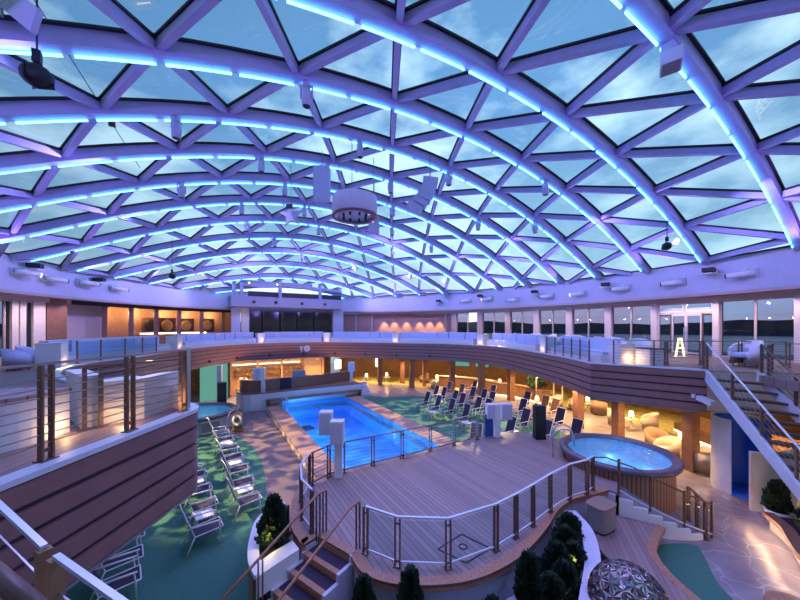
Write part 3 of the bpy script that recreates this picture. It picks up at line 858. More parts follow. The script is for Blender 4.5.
# right stage steps: a flight that curves round the whirlpool
WC = (12.6, 5.9)
def wp(a, r, z=None):
    a = math.radians(a); p = (WC[0] + r * math.cos(a), WC[1] + r * math.sin(a)); return p if z is None else (*p, z)
A0, DA, NS = 206.5, 7.4, 7
def RO(k): return 2.60 + .028 * k
t = thing('stage_steps', 'white sided steps curving down from the stage round the right whirlpool', 'stairs', (10.3, 4.7, 0))
sv = MB()
for k in range(NS):
    z = SZ * (1 - (k + 1) / NS); a, b = A0 + DA * k, A0 + DA * (k + 1)
    if k < NS - 1:
        mb = MB(); mb.prism([wp(a, 1.70), wp(b, 1.70), wp(b, RO(k + 1) - .02), wp(a, RO(k) - .02)], z - .04, z); tr_ = mb.build('tread', 'grey', t)
        mb = MB(); mb.prism2([wp(a, RO(k)), wp((a + b) / 2, RO(k + .5)), wp(b, RO(k + 1))], [wp(a, RO(k) - .08), wp((a + b) / 2, RO(k + .5) - .08), wp(b, RO(k + 1) - .08)], 0.0, z + .012)
        sv.add(mb.v, mb.f)
    mb = MB(); mb.prism([wp(a - .25, 1.70), wp(a + .25, 1.70), wp(a + .25, RO(k) - .02), wp(a - .25, RO(k) - .02)], max(z - .02, 0.0), z + SZ / NS - (.065 if k == 0 else .045)); mb.build('riser', 'navyrim', t)
sv.build('stringer', 'white', t)
r_ = thing('handrail', 'steel handrail with glass down the right stage steps', 'handrail', (10.3, 5.0, SZ))
def zs(k): return SZ * (1 - k / NS)
mb = MB(); mb.tube([(9.85, 5.25, SZ + .98), (10.12, 5.02, SZ + 1.0)] + [wp(A0 + DA * k, RO(k) - .04, zs(k) + 1.0 - .012 * k) for k in (1, 2.5, 4, 5.5, 7)], .022, 8); mb.build('rail', 'bronze', r_)
mb = MB(); mb.tube([wp(A0 + DA * k, RO(k) - .03, zs(k) + .10) for k in (0, 1, 2, 3, 4, 5, 6, 7)], .022, 6); mb.build('bottom_rail', 'railw', r_)
for k in (0, 2.2, 4.6, 7):
    p = wp(A0 + DA * k, RO(k) - .04); mb = MB()
    for s_ in (-.03, .03): mb.box((p[0] + s_, p[1], zs(k) + .5), (.02, .05, 1.0))
    mb.build('post', 'bronze', r_)
    if k:
        kp = {2.2: 0, 4.6: 2.2, 7: 4.6}[k]; q = wp(A0 + DA * kp, RO(kp) - .04); mb = MB()
        mb.add([(q[0], q[1], zs(kp) + .15), (p[0], p[1], zs(k) + .15), (p[0], p[1], zs(k) + .92), (q[0], q[1], zs(kp) + .92)], [(0, 1, 2, 3)]); mb.build('glass_panel', 'balglass', r_)
railing('step_railing', 'short cable railing at the foot of the right stage steps', [(11.80, 3.27), (12.15, 3.55), (12.5, 3.85)], 0, 1.0, cables=5, bottom=False, topm='bronze')

# low curved platform with grey cabinet
lowp = spline([(10.66, 3.92), (10.25, 3.86), (9.3, 3.62), (8.7, 3.1), (8.3, 2.4)], 5)
lpoly = lowp + [(7.6, 2.6), (7.75, 3.3), (8.25, 4.2), (8.6, 4.85), (8.9, 5.1), (9.6, 5.0), (10.12, 4.85), (10.3, 4.5), (10.58, 4.05)]
lp_ = thing('low_platform', 'low curved wooden platform below the stage by the right steps', 'platform', (9, 4.2, 0))
mb = MB(); mb.prism(lpoly, .34, .40); mb.build('deck', 'lowdeck', lp_)
mb = MB(); mb.prism2(offset(lowp, -.02), offset(lowp, .16), .26, .41) if False else mb.prism2(offset(lowp, -.03), offset(lowp, .15), .26, .412); mb.build('nosing', 'nose', lp_)
mb = MB(); mb.prism2(offset(lowp, -.12), offset(lowp, -.3), 0.012, .34); mb.build('skirt', 'cream', lp_)
cb = thing('grey_cabinet', 'rounded grey cabinet standing on the low platform under the stage', 'cabinet', (9.1, 4.85, .4))
mb = MB()
vs = [(9.15 + .36 * math.copysign(abs(math.cos(t)) ** .5, math.cos(t)), 4.66 + .26 * math.copysign(abs(math.sin(t)) ** .5, math.sin(t))) for t in [2 * PI * k / 28 for k in range(28)]]
mb.prism(vs, .46, 1.04); mb.build('body', 'grey', cb)
mb = MB(); mb.prism([(9.15 + (x - 9.15) * 1.06, 4.66 + (y - 4.66) * 1.06) for x, y in vs], 1.04, 1.1); mb.build('top', 'chaird', cb)
mb = MB(); mb.prism([(9.15 + (x - 9.15) * .9, 4.66 + (y - 4.66) * .9) for x, y in vs], .4, .46); mb.build('plinth', 'black', cb)

# ------------------------------------------------------------------ planters and shrubs
def conifer(x, y, z, h, r, label, group='conifers in the planters', seed=0, n=1500, shape=1.0):
    rnd = random.Random(seed)
    t = thing('conifer', label, 'shrub', (x, y, z), group)
    mb = MB(); mb.tube([(x, y, z - .05), (x, y, z + h * .8)], [.05, .015], 6); mb.build('trunk', 'trunk', t)
    mb = MB()
    for k in range(n):
        f = rnd.random() ** 1.15
        w = rnd.random() * 2 * PI
        lump = 1 + .16 * math.sin(w * 3 + f * 9 + seed) + .1 * math.sin(w * 7 - f * 17)
        prof = min(1, (f + .06) * 6) * (1 - f) ** .5 * shape * lump
        rr = r * prof * (.72 + .28 * rnd.random())
        c = Vector((x + rr * math.cos(w), y + rr * math.sin(w), z + .06 + f * h * .95))
        o = Vector((math.cos(w), math.sin(w), .9 + rnd.random())).normalized()
        L = (.09 + .09 * rnd.random()) * (h / 1.2) ** .5
        sd = o.cross(Vector((rnd.random() - .5, rnd.random() - .5, rnd.random() - .5))).normalized() * L * .34
        mb.add([c - sd, c + sd, c + o * L, c + o * L * .45 + sd * 1.3], [(0, 1, 3, 2)])
    # dense inner body
    prof = [(max(.001, r * .78 * min(1, (f + .06) * 6) * (1 - f) ** .5 * shape), .06 + f * h * .9) for f in [i / 9 for i in range(10)]]
    mb.lathe(prof, (x, y, z), 14)
    mb.build('foliage', 'foliage', t)
    return t
def grass(x, y, z, label, seed):
    rnd = random.Random(seed); t = thing('grass_tuft', label, 'plant', (x, y, z), 'grass tufts in the planters'); mb = MB()
    for k in range(60):
        w = rnd.random() * 2 * PI; l = .25 + .25 * rnd.random(); o = Vector((math.cos(w) * .4, math.sin(w) * .4, 1)).normalized()
        c = Vector((x + .05 * math.cos(w), y + .05 * math.sin(w), z)); sd = Vector((-math.sin(w), math.cos(w), 0)) * .012
        mid = c + o * l * .6; tip = c + o * l + Vector((math.cos(w), math.sin(w), 0)) * .1
        mb.add([c - sd, c + sd, mid + sd, mid - sd, tip], [(0, 1, 2, 3), (3, 2, 4)])
    mb.build('blades', 'fol2', t); mb = MB(); mb.ball((x, y, z), (.07, .07, .05), 8, 5); mb.build('crown', 'fol2', t)
# front right planter
pf_in = spline([(3.6, 4.62), (4.4, 4.32), (5.2, 4.25), (6.1, 4.36), (7.1, 4.62), (7.9, 4.95), (8.3, 5.05)], 5)
pf_out = spline([(3.1, 4.2), (4.1, 3.0), (5.2, 2.8), (6.1, 3.15), (7.1, 3.62), (7.98, 4.25), (8.45, 4.95)], 5)
pl = thing('stage_planter', 'white curved planter full of conifers in front of the stage', 'planter', (6, 3.6, 0))
mb = MB(); mb.prism2(pf_out, offset(pf_out, .3), .0, .95); mb.build('rim', 'skirt', pl)
mb = MB(); mb.prism2(pf_in, offset(pf_in, -.12), .0, .62); mb.build('back_wall', 'skirt', pl)
mb = MB(); mb.prism2(offset(pf_in, -.1), offset(pf_out, .2), .05, .55); mb.build('soil', 'soil', pl)
for k, (x, y, h, r, lab) in enumerate([
    (7.45, 4.52, .80, .34, 'tallest dark conifer at the far end of the front planter'),
    (7.0, 4.32, .74, .34, 'dark conifer second from far end of front planter, beside yellow glow'),
    (6.75, 4.0, .66, .30, 'dark bushy conifer in the middle of the front planter, beside white rim'),
    (6.35, 4.12, .72, .33, 'dark rounded conifer lit from below behind the middle of the front planter'),
    (6.05, 3.75, .66, .33, 'dark conifer in the front planter near the mirrored globe'),
    (5.3, 4.02, .95, .24, 'slim pointed conifer at the near end of the front planter'),
    (5.6, 3.75, .6, .28, 'low conifer between the slim conifer and the mirrored globe'),
    (4.25, 3.95, .58, .26, 'small rounded conifer top at the bottom edge below the stage hatch'),
    (3.05, 4.75, 1.05, .22, 'lone pointed conifer against the front of the stage nosing'),
    (2.42, 5.35, .75, .2, 'small dark conifer just right of the lower left stage steps')]):
    conifer(x, y, .48, h, r, lab, seed=k + 3, n=1700)
grass(5.62, 3.72, .52, 'yellow lit grass tuft at the foot of the slim pointed conifer', 4)
grass(6.25, 3.6, .52, 'yellow grass tuft between conifers in the front planter', 5)
p2 = thing('stage_planter', 'narrow white planter between stage front and left steps', 'planter', (2.8, 5.1, 0))
a_ = spline([(1.95, 5.75), (2.5, 5.3), (3.0, 4.98), (3.5, 4.75)], 4); b_ = spline([(1.6, 5.2), (2.0, 4.7), (2.55, 4.4), (3.1, 4.2)], 4)
mb = MB(); mb.prism2(a_, b_, .03, .45); mb.build('soil', 'soil', p2)
mb = MB(); mb.prism2(b_, offset(b_, -.15), 0, .62); mb.build('rim', 'skirt', p2)
# left planter
lpo = spline([(1.75, 9.5), (1.12, 9.0), (.84, 8.2), (.74, 7.5), (.80, 6.93)], 6)
lpi = spline([(1.95, 9.35), (1.72, 8.8), (1.6, 8.1), (1.66, 7.5), (1.45, 7.18)], 6)
p3 = thing('stage_planter', 'curved slatted wood planter with white rim at the left of the stage', 'planter', (1.1, 8, 0))
mb = MB(); mb.prism2(lpo, offset(lpo, .05), 0.012, .86); mb.build('slatted_side', 'woodslat', p3)
mb = MB(); mb.prism2(offset(lpo, -.03), offset(lpo, .2), .86, .95); mb.build('rim', 'white', p3)
mb = MB(); mb.prism2(offset(lpo, .19), lpi, .1, .86); mb.build('soil', 'soil', p3)
mb = MB(); mb.prism([(.80, 6.86), (1.72, 7.25), (1.66, 7.62), (1.2, 7.45), (.92, 7.3)], .5, .948); mb.build('corner_top', 'white', p3)
conifer(1.28, 7.85, .84, 1.05, .30, 'tall dark conifer with yellow light in the slatted planter left of the stage', seed=21)
light('POINT', (1.12, 7.55, 1.2), (1, .75, .2), 5, .04, name='planter_light')
light('POINT', (6.6, 3.9, .95), (1, .75, .2), 5, .04, name='planter_light')
light('POINT', (5.6, 3.5, .75), (1, .72, .25), 4, .04, name='planter_light')

# ------------------------------------------------------------------ mirrored globe
gl = thing('mirrored_globe', 'large mirrored globe of triangular petals at the bottom edge of the picture', 'sculpture', (6.41, 2.80, 0))
import bmesh
gc = Vector((6.41, 2.80, .98)); GR = .63
bm = bmesh.new(); bmesh.ops.create_icosphere(bm, subdivisions=3, radius=GR)
tri = [[Vector(v.co) for v in f.verts] for f in bm.faces]; eds = [(Vector(e.verts[0].co), Vector(e.verts[1].co)) for e in bm.edges]
bm.free()
mb = MB()
for t in tri:
    c = (t[0] + t[1] + t[2]) / 3 * .955
    mb.add([gc + v for v in t] + [gc + c], [(0, 1, 3), (1, 2, 3), (2, 0, 3)])
mb.build('petal_facets', 'mirror', gl)
mb = MB()
for a, b in eds:
    m_ = ((a + b) / 2).normalized() * GR * 1.012
    sd = (b - a).cross(m_).normalized() * .034
    mb.add([gc + a * 1.005, gc + m_ + sd, gc + b * 1.005, gc + m_ - sd], [(0, 1, 2, 3)])
mb.build('petal_frame', 'copper', gl)
mb = MB(); mb.lathe([(.0, .42), (.30, .42), (.45, .0), (0, 0)], (gc.x, gc.y, 0), 24); mb.build('pedestal', 'nose', gl)
light('POINT', (5.85, 2.5, .5), (1, .45, .15), 5, .05, name='globe_light')
# low orange mound by the planter at the right bottom corner
t = thing('poolside_ottoman', 'orange rounded ottoman at the bottom edge on the stone walkway', 'ottoman', (9.95, 1.35, 0))
mb = MB(); mb.lathe([(0, .42), (.25, .41), (.4, .34), (.45, .2), (.42, .04), (.0, .02)], (10.0, 1.42, 0), 20); mb.build('cushion', 'nose', t)
mb = MB(); mb.lathe([(.38, .04), (.38, 0), (0, 0)], (10.0, 1.42, 0), 20); mb.build('base', 'darkwood', t)

# ------------------------------------------------------------------ whirlpools
def whirlpool(x, y, r, zr, label, slat, zb=0):
    w = thing('whirlpool', label, 'whirlpool', (x, y, zb))
    mb = MB(); mb.lathe([(r * .90, 0), (r * .90, zr - .16)], (x, y, zb), 64); mb.build('cladding', slat, w)
    mb = MB(); mb.lathe([(r * .9, zr - .2), (r, zr - .17), (r + .02, zr - .03), (r - .02, zr), (r * .90, zr), (r * .90, zr - .05), (r * .85, zr - .05), (r * .85, zr - .14)], (x, y, 0), 64); mb.build('rim', 'navyrim', w)
    mb = MB(); mb.lathe([(r * .855, zr - .1), (r * .80, zr - .5), (r * .45, zr - .52), (r * .42, zr - .9), (0, zr - .9)], (x, y, 0), 48); mb.build('basin', 'jtile', w)
    mb = MB(); mb.lathe([(r * .85, 0), (0.001, 0)], (x, y, zr - .13), 48); mb.build('water', 'jwater', w)
    return w
def slatr(name, col, n):
    m = bpy.data.materials.new(name); m.use_nodes = True; nt = m.node_tree; b = nt.nodes['Principled BSDF']; b.inputs['Roughness'].default_value = .5
    tc = nd(nt, 'ShaderNodeTexCoord'); g = nd(nt, 'ShaderNodeTexGradient', gradient_type='RADIAL'); nt.links.new(tc.outputs['Object'], g.inputs[0])
    mm = nd(nt, 'ShaderNodeMath', operation='MULTIPLY'); mm.inputs[1].default_value = n; nt.links.new(g.outputs['Fac'], mm.inputs[0])
    f = nd(nt, 'ShaderNodeMath', operation='FRACT'); nt.links.new(mm.outputs[0], f.inputs[0])
    r = nd(nt, 'ShaderNodeValToRGB'); r.color_ramp.interpolation = 'CONSTANT'
    r.color_ramp.elements[0].color = tuple(c * .3 for c in col) + (1,); r.color_ramp.elements[1].position = .28; r.color_ramp.elements[1].color = tuple(col) + (1,)
    nt.links.new(f.outputs[0], r.inputs[0]); nt.links.new(r.outputs[0], b.inputs['Base Color'])
    return m
M['slatr'] = slatr('whirlpool_slats', (.42, .20, .12), 84)
whirlpool(12.6, 5.9, 1.82, 1.45, 'round whirlpool with wood slat sides at the right of the stage', 'slatr')
whirlpool(-.5, 22.0, 2.0, 1.0, 'round whirlpool at far left behind the balcony corner', 'skirt')
t = thing('vent_grille', 'blue grey louvred grille set in the far left whirlpool base', 'grille', (.1, 20.25, .45))
mb = MB(); mb.box((.1, 20.2, .42), (.85, .04, .55), .28); mb.build('louvre', 'grey', t)
mb = MB()
for z in (.13, .71): mb.box((.1, 20.19, z), (.95, .06, .05), .28)
mb.build('frame', 'white', t)
light('POINT', (12.5, 5.95, 1.0), (.3, .75, 1), 9, .03, name='whirlpool_light')
for dx, dy in ((.7, .4), (-.6, -.5), (.5, -.7)): light('POINT', (12.5 + dx, 5.95 + dy, 1.08), (.6, .9, 1), 3, .05, name='whirlpool_light')
light('POINT', (-.5, 22.0, .6), (.4, .8, 1), 22, .1, name='whirlpool_light')
def grabrail(label, pts, r=.03):
    t = thing('grab_rail', label, 'rail', pts[0]); mb = MB(); mb.tube(spline(pts, 4), r, 8); mb.build('tube', 'steelrail', t)
    mb = MB(); mb.lathe([(.06, 0), (.06, .02), (0, .02)], pts[0], 12); mb.build('flange', 'steelrail', t); return t
grabrail('left arched steel grab rail at the right whirlpool', [(11.05, 7.35, 1.0), (11.05, 7.35, 1.75), (11.25, 7.15, 2.05), (11.6, 6.95, 1.95), (11.7, 6.9, 1.45)])
grabrail('right arched steel grab rail at the right whirlpool', [(11.55, 7.7, 1.0), (11.55, 7.7, 1.75), (11.75, 7.5, 2.05), (12.05, 7.3, 1.95), (12.15, 7.25, 1.45)])
grabrail('thin steel grab rail at the far left whirlpool', [(.8, 20.2, 0), (.95, 20.3, .95), (1.4, 20.9, 1.05), (1.7, 21.6, .95), (1.7, 21.6, 0)])

# ------------------------------------------------------------------ speaker posts
def speakerpost(x, y, z, h, label, boxes, rz=0, w=.26):
    t = thing('speaker_post', label, 'speaker', (x, y, z)); ca, sa = math.cos(rz), math.sin(rz)
    mb = MB(); mb.box((x, y, z + h / 2), (.24, .2, h), rz); mb.build('post', 'white', t)
    for (dx, dy, zc, bw, bd, bhh) in boxes:
        c = (x + dx * ca - dy * sa, y + dx * sa + dy * ca, z + zc)
        mb = MB(); mb.box(c, (bw, bd, bhh), rz); b = mb.build('speaker_box', 'white', t)
        mb = MB(); mb.box((c[0] - (bd / 2 + .01) * -sa * 1, c[1] - (bd / 2 + .01) * ca, c[2]), (bw * .86, .02, bhh * .9), rz); mb.build('grille', 'skirt', b)
speakerpost(3.62, 9.95, SZ, 1.78, 'white speaker post with two boxes on the stage in front of pool', [(0, -.25, 1.55, .42, .36, .72), (-.45, .25, 1.7, .42, .36, .74)], -.5)
speakerpost(10.95, 9.95, SZ, 1.45, 'white speaker post with two boxes at the right back of the stage', [(-.30, 0, 1.15, .38, .3, .62), (.5, .3, 1.05, .5, .3, .7)], -.5)
speakerpost(3.3, 24.45, 1.21, 1.75, 'white speaker post with one box left of the poolside bar front', [(-.35, -.1, 1.3, .5, .36, .85)], -.4)
speakerpost(10.3, 25.2, 1.21, 1.68, 'white speaker post with one box right of the poolside bar front', [(0, -.2, 1.3, .55, .36, .75)], -.4)
t = thing('blue_panel', 'blue upright panel beside the right speaker post on the stage', 'panel', (10.62, 10.1, SZ))
mb = MB(); mb.box((10.6, 10.1, SZ + .5), (.36, .08, 1.0), -.5); mb.build('board', 'navyboard', t); mb = MB(); mb.box((10.6, 10.1, SZ + .02), (.5, .3, .04), -.5); mb.build('foot', 'grey', t)
t = thing('stage_monitor', 'tall black speaker cabinet standing at right back of the stage', 'speaker', (12.35, 8.85, SZ))
mb = MB(); mb.box((12.35, 8.85, SZ + .72), (.44, .32, 1.44), -.5); mb.build('cabinet', 'black', t)
mb = MB(); mb.box((12.27, 8.70, SZ + .74), (.38, .03, 1.25), -.5); mb.build('grille', 'dark', t)
mb = MB(); mb.box((12.35, 8.85, SZ + 1.46), (.2, .1, .04), -.5); mb.build('handle', 'grey', t)

# ------------------------------------------------------------------ deck chairs (made facing +X)
def make_chair(fab):
    t = thing('deck_chair', '', 'chair', (0, 0, 0))
    W = .31
    for s in (-1, 1):
        y = s * W
        mb = MB(); mb.tube([(.36, y, 0), (.33, y, .40), (.31, y, .62)], .018, 6); mb.build('leg', 'white', t)
        mb = MB(); mb.tube([(-.42, y, 0), (-.25, y, .40)], .018, 6); mb.build('leg', 'white', t)
        mb = MB(); mb.tube([(.36, y, .63), (-.33, y, .66)], .022, 6); mb.build('armrest', 'white', t)
    mb = MB()
    for s in (-1, 1): mb.tube([(.42, s * .27, .42), (-.24, s * .27, .38), (-.54, s * .28, 1.26)], .017, 6)
    mb.tube([(.42, -.27, .42), (.42, .27, .42)], .017, 6); mb.tube([(-.54, -.28, 1.26), (-.54, .28, 1.26)], .017, 6)
    mb.build('frame', 'white', t)
    mb = MB()
    mb.add([(.41, -.25, .425), (.41, .25, .425), (.08, .25, .39), (.08, -.25, .39), (-.23, .25, .385), (-.23, -.25, .385),
            (.41, -.25, .405), (.41, .25, .405), (.08, .25, .37), (.08, -.25, .37), (-.23, .25, .365), (-.23, -.25, .365)],
           [(0, 1, 2, 3), (3, 2, 4, 5), (9, 8, 7, 6), (11, 10, 8, 9), (0, 6, 7, 1), (3, 9, 6, 0), (5, 11, 9, 3), (1, 7, 8, 2), (2, 8, 10, 4), (4, 10, 11, 5)])
    mb.build('seat', fab, t)
    mb = MB(); mb.bar((-.25, 0, .42), (-.525, 0, 1.24), .53, .025, (1, 0, .35)); mb.build('backrest', fab, t)
    return t
def make_table():
    t = thing('side_table', '', 'table', (0, 0, 0))
    mb = MB(); mb.box((0, 0, .43), (.46, .46, .03)); mb.build('table_top', 'white', t)
    for a in (-1, 1):
        for b in (-1, 1): mb = MB(); mb.box((a * .19, b * .19, .21), (.03, .03, .42)); mb.build('leg', 'white', t)
    return t
pc, pb, pt = Proto(make_chair('navy')), Proto(make_chair('brownfab')), Proto(make_table())
fz = .0125
AL = math.radians(10)
rowA = [('c', 1.0, 11.2), ('t', 1.02, 11.88), ('c', .95, 12.55), ('c', .9, 13.75), ('t', .9, 14.42), ('c', .8, 15.1), ('c', .72, 16.3), ('t', .7, 16.95), ('c', .6, 17.6), ('c', .5, 18.75)]
rowB = [('c', -.12, 10.2), ('t', -.12, 10.88), ('c', -.2, 11.55), ('c', -.35, 12.7), ('t', -.4, 13.35), ('c', -.5, 14.0)]
rowC = [('c', -1.72, 9.0), ('c', -1.80, 9.85), ('c', -1.9, 10.8)]
for nm, row in (('left row nearest the pool', rowA), ('second left row from the pool', rowB), ('outer left row under the balcony corner', rowC)):
    kc = kt = 0
    for k, x, y in row:
        if k == 'c': pc.put((x, y, fz), AL, f'dark deck chair in the {nm}, {ORD[kc]} from the front', 'deck chairs left of the pool'); kc += 1
        else: pt.put((x, y, fz), AL, f'white side table in the {nm}, {ORD[kt]} from front', 'white side tables left of the pool'); kt += 1
AR = PI - math.radians(6)
grid = [[(12.7, 14.3), (12.85, 15.8), (12.7, 17.0), (12.8, 18.4)],
        [(14.8, 11.8), (14.85, 14.65), (14.65, 15.3), (14.6, 16.75), (14.85, 17.8), (14.9, 19.15), (14.8, 19.95)],
        [(16.6, 10.9), (16.3, 12.15), (16.75, 13.5), (16.7, 16.05), (17.0, 17.1), (16.75, 18.0), (16.9, 19.4), (16.75, 20.75)],
        [(18.5, 12.45), (18.8, 13.35), (18.85, 14.8), (18.8, 17.9), (19.05, 20.2)]]
GN = ['poolside row right of the pool', 'second row right of the pool', 'third row right of the pool', 'outermost row right of the pool']
for gi, col in enumerate(grid):
    for k, (x, y) in enumerate(col):
        br = (gi, k) in ((3, 3), (2, 6), (3, 1), (3, 0), (2, 7))
        (pb if br else pc).put((x, y, fz if gi < 3 and y > 11 else .01), AR, f'{"brown" if br else "dark"} deck chair in the {GN[gi]}, {ORD[k]} from the stage', 'deck chairs right of the pool')
for k, (x, y) in enumerate([(12.2, 16.4), (12.5, 13.6), (14.3, 18.5), (14.2, 13.3), (16.2, 14.8), (13.6, 11.3)]):
    pt.put((x, y, fz), AR, f'white side table among right deck chairs, {("near poolside middle", "near poolside front", "far second row", "front second row", "third row middle", "nearest the stage monitor")[k]}', 'white side tables right of the pool')
pb.put((10.55, 11.0, .0), PI + .5, 'brown deck chair facing away just behind the stage railing', None)
pc.put((12.9, 11.2, .0), AR, 'dark deck chair directly behind the right speaker post', None)
pc.put((13.9, 9.9, .0), AR, 'dark deck chair just behind the black speaker cabinet', None)
pc.put((15.3, 9.2, .0), AR, 'dark deck chair between black speaker cabinet and wood column', None)

# ------------------------------------------------------------------ bar at the far end of the pool
bar = thing('poolside_bar', 'curved poolside bar on white plinth at the far end of the pool', 'bar', (7, 25, 0))
pp = spline([(1.75, 26.6), (1.75, 25.2), (2.1, 24.4), (2.9, 24.12)], 5)
plp = pp + [(10.65, 24.12), (10.65, 27), (1.75, 27)]
mb = MB(); mb.prism(plp[::-1], 0, 1.16); mb.build('plinth', 'white', bar)
mb = MB(); mb.prism([(p[0], p[1] - .03) for p in plp][::-1], 1.16, 1.21); mb.build('plinth_edge', 'redwood', bar)
fr_ = spline([(2.0, 26.8), (2.0, 25.6), (2.4, 24.95), (3.2, 24.75)], 5) + [(6, 24.9), (8.5, 25.3), (10.4, 25.9)]
mb = MB(); mb.wall(fr_, .08, 1.21, 1.98); mb.build('bar_front', 'redwood', bar)
mb = MB(); mb.wall(offset(fr_, -.06), .35, 1.98, 2.03); mb.build('bar_top', 'redwood', bar)
mb = MB(); mb.wall(offset(fr_, .4), .06, 1.88, 1.96); mb.build('light_strip', 'warmstrip', bar)
for x in (2.75, 10.0):
    mb = MB(); mb.box((x, 24.1, .6), (.62, .05, 1.0)); mb.build('plinth_door', 'white', bar)
for k in range(5):
    mb = MB(); mb.box((11.2, 24.5 + .28 * k, .1 * (k + 1)), (1.1, .3, .2 * (k + 1))); mb.build('step', 'skirt', bar)
bb = thing('back_bar', 'warm wooden back bar shelving behind the poolside bar', 'shelving', (6, 29.5, 0))
mb = MB(); mb.box((5.4, 30.2, 1.5), (8, .2, 2.9)); mb.build('back_panel', 'wood', bb)
for x in (1.6, 3.6, 5.6, 7.6, 9.3): mb = MB(); mb.box((x, 29.95, 1.5), (.18, .4, 2.8)); mb.build('upright', 'wood', bb)
for z in (1.7, 2.05, 2.4): mb = MB(); mb.box((4.4, 29.9, z), (5.6, .35, .04)); mb.build('shelf', 'darkwood', bb)
mb = MB(); mb.box((4.4, 30.08, 2.62), (5.6, .06, .06)); mb.build('light_strip', 'warmstrip', bb)
for x in (2.2, 3.8, 5.4, 7.0, 8.6): light('POINT', (x, 28.6, 2.3), (1, .58, .22), 55, .05, name='bar_fill_light')  # added fill without fixtures, brightens the back bar
rnd = random.Random(3)
for k in range(26):
    x = 1.95 + (k % 13) * .42; z = (1.72, 2.07)[k // 13]; h = .2 + .08 * rnd.random()
    t = tag(MB().lathe([(0, 0), (.05, 0), (.05, h * .6), (.018, h * .75), (.018, h), (0, h)], (x, 29.88, z), 8).build('bottle', 'bottle'), f'amber bottle on {("lower", "upper")[k // 13]} shelf of back bar, {ORD[k % 13]} from left', 'bottle', 'bottles on the back bar')
for k, (u, z0, z1) in enumerate(((338, 1.75, 2.65), (378.5, 1.7, 2.65))):
    x = onY(u, 29.6); t = thing('lit_display', ('bright white lit display behind the middle of the bar', 'bright white lit display right of the bar')[k], 'display', (x, 29.6, z0))
    mb = MB(); mb.box((x, 29.6, (z0 + z1) / 2), (.62, .06, z1 - z0)); mb.build('glow_face', 'whitelit', t); mb = MB(); mb.box((x, 29.66, (z0 + z1) / 2), (.72, .06, z1 - z0 + .1)); mb.build('frame', 'wood', t)
t = thing('notice_board', 'small navy notice board on the front of the bar', 'board', (4.9, 24.5, 1.3))
mb = MB(); mb.box((4.9, 24.74, 1.62), (.72, .05, .8)); mb.build('board', 'navy', t); mb = MB(); mb.box((4.9, 24.77, 1.62), (.8, .04, .88)); mb.build('frame', 'black', t)
t = thing('bar_till', 'grey till hood standing on the bar counter above the navy board', 'till', (5.9, 25.05, 2.03))
mb = MB(); mb.box((5.9, 25.05, 2.27), (1.0, .3, .46)); mb.build('hood', 'grey', t); mb = MB(); mb.box((5.9, 25.05, 2.04), (.5, .25, .04)); mb.build('foot', 'black', t)
# green lit doorway, its light put into an emissive slab, and column left of the bar
mb = MB(); mb.box((.35, 29.2, 1.45), (1.9, .1, 2.85)); o = tag(mb.build('lit_opening', 'glow_face'), 'pale green lit doorway left of the bar', 'panel')
t = thing('deck_speaker', 'black upright speaker behind the far left whirlpool', 'speaker', (.75, 24.6, 0))
mb = MB(); mb.box((.75, 24.6, 1.1), (.55, .4, 2.0)); mb.build('cabinet', 'black', t); mb = MB(); mb.box((.75, 24.38, 1.3), (.45, .03, 1.2)); mb.build('grille', 'dark', t)
# lifebuoy stand
t = thing('lifebuoy_stand', 'white lifebuoy on a stand beside the far left whirlpool', 'lifebuoy', (1.35, 20.0, 0))
mb = MB(); R_, r_t = .24, .08; vs = []; fs = []
for i in range(24):
    a = 2 * PI * i / 24
    for j in range(8):
        b = 2 * PI * j / 8; rr = R_ + r_t * math.cos(b)
        vs.append((1.35 + rr * math.cos(a) * .8, 20.0 - rr * math.cos(a) * .3 + r_t * math.sin(b), .62 + rr * math.sin(a)))
for i in range(24):
    for j in range(8): fs.append((i * 8 + j, ((i + 1) % 24) * 8 + j, ((i + 1) % 24) * 8 + (j + 1) % 8, i * 8 + (j + 1) % 8))
mb.add(vs, fs, True); mb.build('ring', 'white', t)
mb = MB(); mb.box((1.38, 20.15, .5), (.5, .08, 1.0), -.3); mb.build('stand', 'wood', t); mb = MB(); mb.box((1.38, 20.1, .04), (.6, .4, .07), -.3); mb.build('foot', 'darkwood', t)

# ------------------------------------------------------------------ emblem on the balcony front (generic round mark and figure)
u_e = 305
def edge_at(u):
    s = (u - 400) / F_PX; d = Vector((FX + RX * s, FY + RY * s)); best = None
    for i in range(len(main_edge) - 1):
        a, b = Vector(main_edge[i][:2]), Vector(main_edge[i + 1][:2]); e = b - a
        den = d.x * e.y - d.y * e.x
        if abs(den) < 1e-9: continue
        tt = (a.x * e.y - a.y * e.x) / den; ss_ = (a.x * d.y - a.y * d.x) / den
        if 0 <= ss_ <= 1 and tt > 9: 
            if best is None or tt < best[0]: best = (tt, d * tt, math.atan2(e.y, e.x))
    return best
b_ = edge_at(305); ex, ey, et = b_[1].x, b_[1].y, b_[2]
t = thing('balcony_emblem', 'small pale round emblem with upright figure on balcony front', 'emblem', (ex, ey, 3.7))
mb = MB(); n_ = Vector((math.sin(et), -math.cos(et)))
def em(dx, z, r, nm, m):
    mb = MB(); d = Vector((math.cos(et), math.sin(et))); c = Vector((ex, ey)) + d * dx + n_ * .06
    vs = []
    for o_ in (0, .04):
        for k in range(20):
            a = 2 * PI * k / 20; p = c + d * (r * math.cos(a)) + n_ * o_; vs.append((p.x, p.y, z + r * math.sin(a)))
    mb.add(vs, [(k, (k + 1) % 20, (k + 1) % 20 + 20, k + 20) for k in range(20)] + [tuple(range(20, 40))]); return mb.build(nm, m, t)
em(.18, 3.72, .30, 'roundel', 'railw'); em(.18, 3.72, .2, 'roundel_center', 'cushion')
